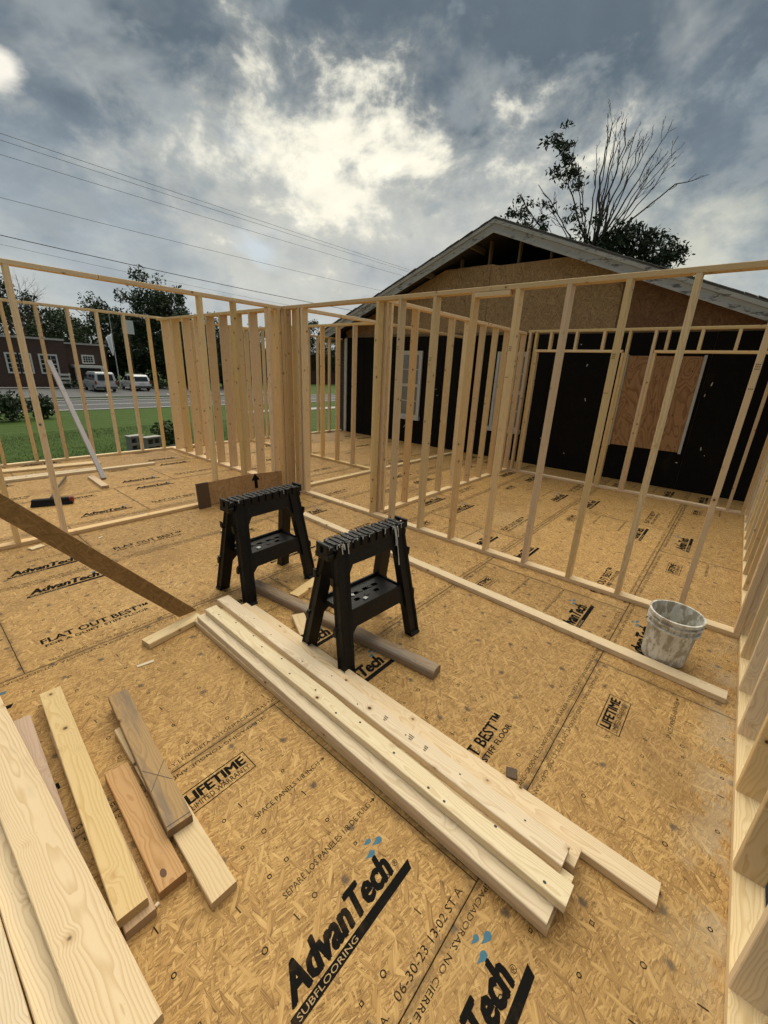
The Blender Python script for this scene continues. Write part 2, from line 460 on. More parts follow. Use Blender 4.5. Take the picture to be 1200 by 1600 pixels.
def ink_mat():
    m, t, b = new_mat('black_ink')
    geo = t.node('ShaderNodeNewGeometry')
    n = t.noise(geo.outputs['Position'], 120, 4, .7); n2 = t.noise(geo.outputs['Position'], 9, 4, .6)
    f = t.math('ADD', t.smooth(n, .64, .78), t.math('MULTIPLY', t.smooth(n2, .54, .74), .22), clamp=True)
    t.put(b.inputs['Base Color'], t.mix(f, (.009, .008, .007, 1), (.17, .10, .04, 1)))
    b.inputs['Roughness'].default_value = .85; b.inputs['Specular IOR Level'].default_value = .05
    return m
def faint_ink_mat():
    m, t, b = new_mat('thin_ink')
    geo = t.node('ShaderNodeNewGeometry')
    n = t.noise(geo.outputs['Position'], 150, 4, .7); n2 = t.noise(geo.outputs['Position'], 6, 4, .6)
    f = t.math('ADD', t.smooth(n, .58, .72), t.math('MULTIPLY', t.smooth(n2, .45, .65), .4), clamp=True)
    t.put(b.inputs['Base Color'], t.mix(f, (.020, .015, .010, 1), (.18, .11, .045, 1)))
    b.inputs['Roughness'].default_value = .85; b.inputs['Specular IOR Level'].default_value = .05
    return m
M['ink'] = ink_mat(); M['ink2'] = faint_ink_mat()
M['blue'] = plain('blue_ink', (.045, .14, .20), .7, .35, 60)
M['pencil'] = plain('pencil', (.035, .03, .028), .6)

# ------------------------------------------------------------------ ground, road, parking
def gz(y):
    s = min(1, max(0, (y - 9.5) / 21.0)); s = s * s * (3 - 2 * s)
    return -.78 - .92 * s

def ground_mat():
    m, t, b = new_mat('lawn_grass')
    geo = t.node('ShaderNodeNewGeometry'); p = geo.outputs['Position']
    n1 = t.noise(p, .5, 5, .6); n2 = t.noise(p, 9., 5, .7)
    px, py, pz = t.sep(p)
    st = t.math('SINE', t.math('MULTIPLY', t.math('ADD', py, t.math('MULTIPLY', n1, .5)), 4.6))
    c = t.mix(n2, (.028, .058, .008, 1), (.090, .150, .024, 1))
    c = t.mix(t.math('MULTIPLY', t.smooth(st, -.4, .8), .40), c, (.036, .064, .010, 1))
    c = t.mix(t.math('MULTIPLY', t.smooth(n1, .52, .7), .35), c, (.10, .14, .035, 1))
    t.put(b.inputs['Base Color'], c); b.inputs['Roughness'].default_value = .85
    b.inputs['Specular IOR Level'].default_value = .15
    bump(t, b, t.noise(p, 40, 3, .7), .05, .8)
    return m
M['lawn'] = ground_mat()
def asphalt_mat(name, c0, c1):
    m, t, b = new_mat(name)
    geo = t.node('ShaderNodeNewGeometry'); p = geo.outputs['Position']
    n = t.noise(p, .35, 5, .6); n2 = t.noise(p, 60, 3, .6)
    t.put(b.inputs['Base Color'], t.mix(t.math('ADD', t.math('MULTIPLY', n, .7), t.math('MULTIPLY', n2, .3)), c0, c1))
    b.inputs['Roughness'].default_value = .85
    return m
M['road'] = asphalt_mat('asphalt_road', (.045, .046, .05, 1), (.085, .085, .088, 1))
M['lot'] = asphalt_mat('asphalt_lot', (.07, .07, .073, 1), (.13, .128, .125, 1))
M['paint'] = plain('road_paint', (.62, .62, .58), .7, .25, 3)
M['concrete'] = plain('concrete', (.36, .345, .315), .85, .25, 12)
M['block'] = plain('cinder_block', (.235, .23, .21), .9, .3, 30)
M['soil'] = plain('dark_soil', (.045, .042, .042), .95, .4, 14)

def build_ground():
    xs = np.concatenate([np.linspace(-400, -30, 8), np.linspace(-20, 90, 23), np.linspace(110, 700, 10)])
    ys = np.concatenate([np.linspace(-300, -20, 6), np.linspace(-10, 45, 56), np.linspace(60, 900, 12)])
    vs = [(x, y, gz(y) + (.05 * math.sin(x * .7 + y) * .3 if 12 < y < 30 else 0)) for y in ys for x in xs]
    nx = len(xs)
    fs = [(j * nx + i, j * nx + i + 1, (j + 1) * nx + i + 1, (j + 1) * nx + i) for j in range(len(ys) - 1) for i in range(nx - 1)]
    o = link('ground', mesh_from('ground', vs, fs, True), M['lawn']); tag(o, kind='structure')
    def strip(name, y0, y1, z, mat, x0=-300, x1=500):
        vs = [(x0, y0, z), (x1, y0, z), (x1, y1, z), (x0, y1, z)]
        return tag(link(name, mesh_from(name, vs, [(0, 1, 2, 3)]), mat), kind='structure')
    G = gz(60)
    road = strip('road', 33.2, 40.6, G + .02, M['road'])
    for y in (33.6, 37.0, 40.2):
        MB().add([(-300, y, G + .026), (500, y, G + .026), (500, y + .16, G + .026), (-300, y + .16, G + .026)], [(0, 1, 2, 3)]).build('lane_line', M['paint'], road)
    MB().box(-300, 500, 40.62, 40.95, G - .1, G + .13).build('kerb', M['concrete'], road)
    lot = strip('parking_lot', 43.2, 55.8, G + .024, M['lot'], -60, 34)
    for k in range(7):
        x = -9 + k * 5.6
        MB().add([(x, 44, G + .03), (x + .14, 44, G + .03), (x + .6, 46.6, G + .03), (x + .46, 46.6, G + .03)], [(0, 1, 2, 3)]).build('stall_line', M['paint'], lot)
    MB().box(-60, 34, 43.0, 43.18, G - .1, G + .14).build('kerb', M['concrete'], lot)
    strip('bare_soil', -8, -.50, gz(0) + .012, M['soil'], -4, 12)
    strip('footpath', 26.3, 27.6, gz(27) + .07, M['concrete'], 16, 120)
    strip('building_forecourt', 55.9, 57.4, G + .09, M['concrete'], -60, 30)
build_ground()

def build_grass():
    n = 60000
    y = 9.0 + (rng.random(n) ** 1.6) * 13; x = -4 + rng.random(n) * (8 + y * .55)
    h = .02 + .03 * rng.random(n); a = rng.random(n) * 6.283; wd = .005 + .006 * rng.random(n)
    z = np.array([gz(v) for v in y])
    lean = .03 * rng.random(n); la = rng.random(n) * 6.283
    v = np.zeros((n, 3, 3))
    v[:, 0] = np.stack([x - np.cos(a) * wd, y - np.sin(a) * wd, z - .01], 1)
    v[:, 1] = np.stack([x + np.cos(a) * wd, y + np.sin(a) * wd, z - .01], 1)
    v[:, 2] = np.stack([x + np.cos(la) * lean, y + np.sin(la) * lean, z + h], 1)
    me = bpy.data.meshes.new('grass'); me.from_pydata(v.reshape(-1, 3).tolist(), [], np.arange(3 * n).reshape(-1, 3).tolist()); me.update()
    tag(link('grass', me, plain('grass_blade', (.062, .105, .017), .8, .35, 2)), 'mown green grass blades on the lawn beyond the deck', 'grass', kind='stuff')
build_grass()

# ------------------------------------------------------------------ subfloor deck with printed panels
DX0, DX1, DY0, DY1 = -1.45, 8.40, -.474, 8.72
PW, PL = 1.2065, 2.438
def text_geo(s, shear=0., offset=0., space=1.):
    cu = bpy.data.curves.new('t', 'FONT'); cu.body = s; cu.size = 1; cu.shear = shear; cu.offset = offset
    cu.resolution_u = 2; cu.space_character = space; cu.fill_mode = 'FRONT'
    o = bpy.data.objects.new('t', cu); COL.objects.link(o)
    dg = bpy.context.evaluated_depsgraph_get(); ev = o.evaluated_get(dg); me = ev.to_mesh()
    vs = np.array([v.co[:2] for v in me.vertices]); fs = [tuple(p.vertices) for p in me.polygons]
    ev.to_mesh_clear(); bpy.data.objects.remove(o); bpy.data.curves.remove(cu)
    return vs, fs
def fit(mb, s, x0, y0, w, h, flip=False, z=.0006, **kw):
    vs, fs = text_geo(s, **kw)
    lo = vs.min(0); sz = vs.max(0) - lo
    v = (vs - lo) / sz * np.array([w, h])
    if flip: v = np.array([w, h]) - v
    mb.add([(x0 + a, y0 + b, z) for a, b in v], fs)
def bold(mb, s, x0, y0, w, h, d, **kw):
    """heavy lettering: the same word laid several times, nudged, each a hair higher"""
    for i, (a, b) in enumerate(((0, 0), (d, 0), (-d, 0), (d * .5, d * .6), (-d * .5, -d * .6))):
        fit(mb, s, x0 + a, y0 + b, w, h, z=.0006 + i * .00008, **kw)
def rect(mb, x0, y0, x1, y1, z=.0006, rot=0.):
    cx, cy = (x0 + x1) / 2, (y0 + y1) / 2; c, s = math.cos(rot), math.sin(rot)
    mb.add([(cx + (a - cx) * c - (b - cy) * s, cy + (a - cx) * s + (b - cy) * c, z) for a, b in ((x0, y0), (x1, y0), (x1, y1), (x0, y1))], [(0, 1, 2, 3)])
def outline(mb, x0, y0, x1, y1, w):
    rect(mb, x0, y0, x1, y0 + w); rect(mb, x0, y1 - w, x1, y1); rect(mb, x0, y0 + w, x0 + w, y1 - w); rect(mb, x1 - w, y0 + w, x1, y1 - w)
def arrow(mb, x, y, s):
    rect(mb, x, y - .12 * s, x + .7 * s, y + .12 * s)
    mb.add([(x + .7 * s, y - .5 * s, .0006), (x + 1.5 * s, y, .0006), (x + .7 * s, y + .5 * s, .0006)], [(0, 1, 2)])

def logo_print():
    k = MB(); 
    bold(k, 'AdvanTech', 0.0, .040, .455, .088, .0042, shear=.32, offset=.016, space=1.0)
    fit(k, '\u00ae', .462, .046, .022, .022)
    # bar, letters knocked out are laid as strand-coloured text above it
    k.add([(-.03, 0, .0006), (.50, 0, .0006), (.515, .029, .0006), (-.02, .029, .0006)], [(0, 1, 2, 3)])
    w = MB(); fit(w, 'SUBFLOORING', -.005, .006, .235, .017, z=.0011)
    d = MB()
    for (dx, dy, s) in ((.462, .178, .026), (.492, .152, .034), (.440, .140, .032)):
        pts = [(dx + s * .42 * math.cos(a), dy + s * .36 * math.sin(a)) for a in np.linspace(-2.4, 2.4, 11)] + [(dx - s * .95, dy + s * .18)]
        d.add([(a, b, .0006) for a, b in pts], [tuple(range(len(pts)))])
    return k.mesh('logo', fix=False), w.mesh('logo_word', fix=False), d.mesh('droplets', fix=False)
LOGO, LOGO_W, LOGO_D = logo_print()
def pm(fn):
    k = MB(); fn(k); return k.mesh('print', fix=False)
def _slogan(k):
    bold(k, 'FLAT OUT BEST\u2122', 0, .052, .63, .062, .0022); bold(k, 'FOR A QUIET, STIFF FLOOR', 0.01, 0, .60, .034, .001)
def _warranty(k):
    outline(k, 0, 0, .30, .112, .004)
    bold(k, 'LIFETIME', .020, .050, .258, .046, .0032); fit(k, 'LIMITED WARRANTY', .018, .014, .262, .026)
def _edge(k):
    fit(k, 'SELF-SPACING TONGUE AND GROOVE, DO NOT CLOSE GAP- RANURA Y LENGUETA AUTOESPACIADORAS. NO CIERRE LA ABERTURA.', .12, .022, 1.86, .022)
    fit(k, '06-30-23 13:02 ST A', 2.02, .022, .36, .026)
def _edge_rev(k):
    fit(k, 'SELF-SPACING TONGUE AND GROOVE, DO NOT CLOSE GAP- RANURA Y LENGUETA AUTOESPACIADORAS. NO CIERRE LA ABERTURA.', .16, 1.165, 2.2, .022, flip=True)
def _separe(k):
    fit(k, 'SEPARE LOS PANELES 1/8 DE PULG', 0, 0, .43, .022); arrow(k, .438, .011, .018)
def _space(k):
    fit(k, 'SPACE PANELS 1/8 INCH', 0, 0, .33, .022); arrow(k, .338, .011, .018)
def _nails(vmin, vmax):
    def fn(k):
        rs = np.random.default_rng(5)
        for i, u in enumerate((.203, .406, .488, .61, .813, .975, 1.22, 1.42, 1.626, 1.83, 1.95, 2.03, 2.235)):
            for j, v in enumerate(np.arange(.10, 1.16, .152)):
                if not (vmin < v < vmax): continue
                s = .0085 + .002 * (i % 2); kind = (i + j) % 4
                uu, vv = u + rs.normal(0, .004), v + rs.normal(0, .004)
                if kind == 0: rect(k, uu - .002, vv - .014, uu + .002, vv + .014, rot=.1)
                else:
                    n = (4, 6, 4, 8)[kind]; a0 = (0, 0, math.pi / 4, 0)[kind]
                    po = [(uu + s * math.cos(a0 + 2 * math.pi * q / n), vv + s * math.sin(a0 + 2 * math.pi * q / n)) for q in range(n)]
                    pi_ = [(uu + (s - .0036) * math.cos(a0 + 2 * math.pi * q / n), vv + (s - .0036) * math.sin(a0 + 2 * math.pi * q / n)) for q in range(n)]
                    k.add([(a, b, .0006) for a, b in po + pi_], [(q, (q + 1) % n, n + (q + 1) % n, n + q) for q in range(n)])
    return fn
SLOGAN, WARR, EDGE, EDGER, SEPARE, SPACE, NAILS = pm(_slogan), pm(_warranty), pm(_edge), pm(_edge_rev), pm(_separe), pm(_space), pm(_nails(0, 1.2))
NAILS_R0 = pm(_nails(.45, 1.2))
M['knock'] = plain('strand_knockout', (.40, .26, .115), .7, .2, 40)

def build_deck():
    mb = MB(); mb.box(DX0, DX1 + .02, DY0 + .02, DY1 - .02, -.20, -.021)
    deck = mb.build('subfloor', M['joist']); tag(deck, kind='structure')
    MB().box(DX0, DX1 + .02, DY0 - .018, DY0 + .0195, -.30, -.021).build('rim_board', M['stud'], deck)
    MB().box(DX0, DX1 + .02, DY1 - .0195, DY1 + .018, -.30, -.021).build('rim_board', M['stud'], deck)
    cache = {}
    starts = [.172, .990, 1.795, .172, .970, 1.79, .17, .99]
    for k in range(8):
        Y0 = .310 + (k - 1) * PW
        X0 = starts[k]
        while X0 > DX0: X0 -= PL
        while X0 < DX1 - .05:
            u0, u1 = max(0, DX0 - X0), min(PL, DX1 - X0); v0, v1 = max(0, DY0 - Y0), min(PW, DY1 - Y0)
            key = (round(u0, 3), round(u1, 3), round(v0, 3), round(v1, 3))
            if key not in cache:
                g = .0016
                cache[key] = MB().box(u0 + g, u1 - g, v0 + g, v1 - g, -.02, 0).mesh('subfloor_panel', bevel=.0015)
                cache[key].materials.append(M['floor'])
            p = link('subfloor_panel', cache[key], None, deck, loc=(X0, Y0, random.uniform(-.0006, 0)))
            def pr(name, me, u, v, w, h, mat):
                if u >= u0 and u + w <= u1 and v >= v0 + .01 and v + h <= v1 + .001:
                    if len(me.materials) == 0: me.materials.append(mat)
                    return link(name, me, None, p, loc=(u, v, 0))
            for (lu, lv) in ((1.815, .200), (.215, .955)):
                q = pr('printed_logo', LOGO, lu, lv, .5, .13, M['ink'])
                if q:
                    pr('printed_word', LOGO_W, lu, lv, .3, .03, M['knock']); pr('printed_droplets', LOGO_D, lu, lv, .5, .2, M['blue'])
            pr('printed_slogan', SLOGAN, .13, .19, .63, .115, M['ink'])
            pr('printed_warranty', WARR, 1.87, .965, .30, .112, M['ink'])
            pr('printed_note', SEPARE, 1.955, .462, .46, .022, M['ink2'])
            pr('printed_note', SPACE, 2.04, .762, .36, .022, M['ink2'])
            if u0 < .12 and u1 > 2.38:
                link('printed_edge_text', EDGE, M['ink2'], p) if v0 == 0 else None
                if v1 > 1.2: link('printed_edge_text', EDGER, M['ink2'], p)
            if u0 == 0 and u1 > 2.3:
                link('nail_marks', NAILS if v0 == 0 else NAILS_R0, M['ink2'], p)
            X0 += PL
    return deck
DECK = build_deck()

# ------------------------------------------------------------------ stud walls
SW, ST, PLT = .089, .038, .038
WALLH = 2.429
STUD_L = WALLH - 2 * PLT
def jit(a): return random.uniform(-a, a)

def stamp_mesh(n):
    k = MB()
    for r_ in range(n):
        for c_ in range(3): rect(k, -.012 + c_ * .009, -.02 + r_ * .014, -.012 + c_ * .009 + .006, -.02 + r_ * .014 + .006, z=0)
    me = k.mesh('grade_stamp', fix=False); me.materials.append(M['ink2']); return me
STAMP3, STAMP1 = stamp_mesh(3), stamp_mesh(1)
def wall_frame(name, label, axis, base, length, studs, mat=None, bottom=True, top=True, h=WALLH, extra=None, toppieces=None, stamps=False, sw=None):
    SW = sw or .089
    """axis 'X' or 'Y'; base = world point of the inner low-corner; body thickness SW goes to +(other axis)"""
    mat = mat or M['stud']
    t = thing(name, label, 'wall frame', base)
    t['kind'] = 'thing'; t['group'] = 'stud walls of the new addition'
    ax = Vector((1, 0, 0)) if axis == 'X' else Vector((0, 1, 0))
    ot = Vector((0, 1, 0)) if axis == 'X' else Vector((1, 0, 0))
    up = Vector((0, 0, 1))
    def plate(nm, a, b, z, w=None):
        w = w or SW
        me = board_mesh(b - a, w, PLT, mat)
        ey = up.cross(ax)
        link(nm, me, None, t, mat4=basis(ax, ey, up, ax * ((a + b) / 2) + ot * (SW / 2) + up * z))
    if bottom:
        for a, b in (bottom if isinstance(bottom, list) else [(0, length)]): plate('bottom_plate', a, b, PLT / 2)
    if top:
        for a, b in (toppieces or [(0, length)]): plate('top_plate', a, b, h - PLT / 2)
    def stud(s, z0=PLT, z1=None, nm='stud', flatways=False, depth=None):
        depth = SW / 2 if depth is None else depth
        z1 = h - PLT if z1 is None else z1
        me = board_mesh(z1 - z0, SW, ST, mat)
        if flatways: ey, ez = ax, up.cross(ax)
        else: ey = ot; ez = up.cross(ey)
        ex = (up + ax * jit(.0012) + ot * jit(.0012)).normalized(); ez = ex.cross(ey).normalized(); ey = ez.cross(ex)
        o = link(nm, me, None, t, mat4=basis(ex, ey, ez, ax * s + ot * (depth + jit(.0012)) + up * ((z0 + z1) / 2)))
        return o
    for k_, s in enumerate(studs):
        so = stud(s)
        if stamps and k_ % 2 == 0:
            for (sx_, n_) in ((.62 + .05 * (k_ % 3), 3), (.42 + .04 * (k_ % 4), 1)):
                so2 = link('grade_stamp', STAMP3 if n_ == 3 else STAMP1, M['ink2'], so)
                # on the narrow face towards the room, lying on the wide face if the wall runs away
                so2.matrix_local = basis((0, 0, 1), (1, 0, 0), (0, 1, 0), (sx_, (-SW / 2 - .0006) if axis == 'Y' else 0, 0)) if axis == 'Y' else basis((0, 1, 0), (1, 0, 0), (0, 0, -1), (sx_, 0, -ST / 2 - .0006))
    if extra: extra(t, plate, stud, ax, ot, up)
    return t

W1X = 3.585
# middle partition: runs along Y
def w1_extra(t, plate, stud, ax, ot, up):
    plate('splice_block', 2.09, 2.42, WALLH - PLT * 1.5 - .002)
w1_y0 = -.384
w1_studs = [2.46, 2.05, 1.64, 1.23, .82, .42, -.01, -.362, 2.88, 3.18, 4.50, 4.43, 4.77, 4.86]
w1_ext = [8.43, 8.02, 7.62, 7.21, 6.80, 6.40, 5.99, 5.59, 5.18, 4.94]
wall_frame('stud_wall', 'long stud partition across the middle with a wide doorway by the near sawhorse', 'Y', (W1X, w1_y0, 0), 4.915 - w1_y0,
           [y - w1_y0 for y in w1_studs], extra=w1_extra, stamps=True,
           toppieces=[(0, 2.27), (2.274, 4.915 - w1_y0)])
wall_frame('stud_wall', 'deep-studded partition from the corner cluster back to the outer wall', 'Y', (W1X, 4.918, 0), 8.628 - 4.918,
           [y - 4.918 for y in w1_ext], sw=.134)
# left partition, along X, joins the middle one
wall_frame('stud_wall', 'left stud partition with a wide gap, black broom on the floor behind it', 'X', (-1.44, 4.83, 0), W1X - .003 + 1.44,
           [x + 1.44 for x in (.52, .885, .10, -.31, 2.51, 2.92, 3.40, 3.545)], toppieces=[(0, 2.98), (2.984, W1X - .003 + 1.44)])
# outer wall, far left, along X
wall_frame('stud_wall', 'outer stud wall along the lawn with the grey brace nailed to it', 'X', (-1.44, 8.631, 0), DX1 + 1.44 - .03,
           [x + 1.44 for x in list(np.arange(-1.42, 8.2, .4064) + .0) if True], h=2.46, toppieces=[(0, 5.14), (5.144, DX1 + 1.44 - .03)])
# closet walls beyond the middle partition
CX = W1X + SW + .002
wall_frame('stud_wall', 'short doorway frame behind the middle partition, facing the near sawhorse', 'X', (CX, 4.655, 0), 5.34 - CX,
           [.02, .10, 5.34 - CX - .02])
wall_frame('stud_wall', 'closet back wall of studs running from doorway frame to the outer wall', 'Y', (5.345, 4.655, 0), 8.62 - 4.655,
           [.02, .10, .61, 1.02, 1.43, 1.84, 2.24, 2.65, 3.06, 3.46, 3.9])
def ca2_extra(t, plate, stud, ax, ot, up):
    pass
wall_frame('stud_wall', 'far stud wall ending at the dark house wall beside its left window', 'X', (5.437, 4.655, 0), 8.36 - 5.437,
           [.02, 2.86, 2.90])
wall_frame('stud_wall', 'cross wall of studs from middle partition toward the black house wall', 'X', (CX, 3.13, 0), 7.44 - CX,
           [x - CX for x in (3.70, 3.78, 4.26, 4.66, 5.07, 5.48, 5.93, 6.34, 6.75, 7.16, 7.42)], stamps=True)
# back wall with two framed openings, along Y
def w3_extra(t, plate, stud, ax, ot, up):
    y0 = -.384
    for a, b in ((1.60, 2.95), (-.15, 1.18)):
        plate('header_plate', a - y0, b - y0, 2.135)
    for y in (2.72, 2.31, 1.90, 1.05, .66, .26):
        stud(y - y0, 2.154, 2.46 - PLT, 'cripple_stud')
    for y in (2.93, 1.585): stud(y - y0, PLT, 2.115, 'jack_stud')
    stud(1.17 - y0 - .0, PLT, 2.115, 'jack_stud'); stud(-.19 - y0, PLT, 2.46 - PLT)
wall_frame('stud_wall', 'back stud wall with two framed openings in front of the plywood panel', 'Y', (7.45, -.384, 0), 3.50,
           [y + .384 for y in (3.08, 2.97, 1.545, 1.21, -.362)], h=2.46, extra=w3_extra)
# right wall, along X, close to the camera
wall_frame('stud_wall', 'right stud wall close to the camera beside the bucket', 'X', (-1.44, -.474, 0), DX1 + 1.44 - .02,
           [x + 1.44 for x in (np.arange(-6, 18) * .4064 + .84)] + [3.585 + .045 + 1.44], h=2.46)

# ------------------------------------------------------------------ existing house
M['tar'] = None
def tar_mat():
    m, t, b = new_mat('black_sheathing')
    geo = t.node('ShaderNodeNewGeometry'); p = geo.outputs['Position']
    n = t.noise(p, 1.6, 5, .65); n2 = t.noise(t.vmath('MULTIPLY', p, (1, 1, .35)), 26, 4, .7)
    c = t.mix(n, (.0055, .0045, .0038, 1), (.013, .0115, .0095, 1))
    c = t.mix(t.math('MULTIPLY', t.smooth(n2, .60, .80), .55), c, (.030, .028, .022, 1))
    n3 = t.noise(t.vmath('MULTIPLY', p, (1, 1.4, .5)), 2.6, 6, .7)
    c = t.mix(t.math('MULTIPLY', t.smooth(n3, .55, .75), .5), c, (.030, .024, .016, 1))
    t.put(b.inputs['Base Color'], c); b.inputs['Roughness'].default_value = .75; b.inputs['Specular IOR Level'].default_value = .08
    bump(t, b, t.noise(t.vmath('MULTIPLY', p, (1, 1, .6)), 5., 4, .6), .02, .5)
    return m
M['tar'] = tar_mat()
def peel_mat():
    m, t, b = new_mat('peeling_white_paint')
    tc = t.node('ShaderNodeTexCoord'); p = tc.outputs['Object']
    n = t.noise(t.vmath('MULTIPLY', p, (7, 2.2, 7)), 2.0, 6, .72)
    n2 = t.noise(p, 3, 4, .6)
    c = t.mix(n2, (.30, .295, .275, 1), (.42, .415, .39, 1))
    c = t.mix(t.smooth(n, .53, .62), c, (.115, .108, .10, 1))
    t.put(b.inputs['Base Color'], c); b.inputs['Roughness'].default_value = .8
    return m
M['peel'] = peel_mat()
M['trimwhite'] = plain('trim_white', (.52, .51, .475), .7, .2, 9)
M['shingle'] = plain('shingle', (.15, .148, .145), .9, .4, 30)
M['soffit'] = plain('soffit_dark', (.055, .05, .046), .85, .3, 5)
M['blind'] = plain('window_blind', (.42, .42, .40), .8, .2, 6)
M['white'] = plain('chalk_white', (.62, .62, .60), .7, .2, 20)
def glass_mat(name, col, rough=.06):
    m, t, b = new_mat(name)
    tc = t.node('ShaderNodeTexCoord'); n = t.noise(tc.outputs['Object'], 3., 4, .6)
    t.put(b.inputs['Base Color'], t.mix(n, tuple(c * .7 for c in col) + (1,), tuple(c * 1.3 for c in col) + (1,)))
    b.inputs['Roughness'].default_value = rough; b.inputs['Specular IOR Level'].default_value = .3
    return m
M['pane'] = glass_mat('window_pane', (.20, .205, .195), .12)
M['panedark'] = glass_mat('window_pane_dark', (.02, .023, .026), .05)
def ply_mat():
    m, t, b = new_mat('plywood')
    tc = t.node('ShaderNodeTexCoord'); x, y, z = t.sep(tc.outputs['Object'])
    p = t.comb(t.math('MULTIPLY', y, 2.6), t.math('MULTIPLY', z, .9), 0.)
    n = t.noise(p, 1.5, 3, .45, .5)
    rings = t.math('FRACT', t.math('MULTIPLY', n, 13.))
    f = t.math('MULTIPLY', t.smooth(rings, .3, .95), t.smooth(rings, 1., .95))
    n2 = t.noise(tc.outputs['Object'], 2.2, 4, .6)
    c = t.mix(f, (.45, .245, .105, 1), (.27, .125, .045, 1))
    c = t.mix(t.math('MULTIPLY', t.smooth(n2, .5, .75), .4), c, (.40, .22, .09, 1))
    fib = t.noise(t.vmath('MULTIPLY', tc.outputs['Object'], (1, 200, 6)), 1, 2, .6)
    c = t.mix(t.math('MULTIPLY', fib, .25), c, (.20, .09, .03, 1))
    t.put(b.inputs['Base Color'], c); b.inputs['Roughness'].default_value = .7
    return m
M['ply'] = ply_mat()
def brick_mat(name, c1, c2, mort, scale=1.):
    m, t, b = new_mat(name)
    tc = t.node('ShaderNodeTexCoord'); x, y, z = t.sep(tc.outputs['Object'])
    br = t.node('ShaderNodeTexBrick'); t.put(br.inputs[0], t.comb(t.math('ADD', x, y), z, 0.))
    br.inputs['Color1'].default_value = (*c1, 1); br.inputs['Color2'].default_value = (*c2, 1); br.inputs['Mortar'].default_value = (*mort, 1)
    br.inputs['Scale'].default_value = 1.; br.inputs['Brick Width'].default_value = .21 * scale; br.inputs['Row Height'].default_value = .075 * scale; br.inputs['Mortar Size'].default_value = .010
    n = t.noise(tc.outputs['Object'], .5, 4, .6)
    c = t.mix(t.math('MULTIPLY', n, .5), br.outputs[0], tuple(v * .55 for v in c1) + (1,))
    t.put(b.inputs['Base Color'], c); b.inputs['Roughness'].default_value = .9
    return m
M['brick'] = brick_mat('red_brick', (.078, .036, .024), (.052, .026, .019), (.085, .070, .058))
M['brick2'] = brick_mat('far_red_brick', (.15, .055, .045), (.11, .042, .036), (.14, .11, .10))

HX = 8.42
RY, RZ, SL = 4.27, 4.45, .385            # ridge and slope of the gable roof
YL, YR = 9.18, -1.05
def roof_z(y): return RZ - SL * abs(y - RY)

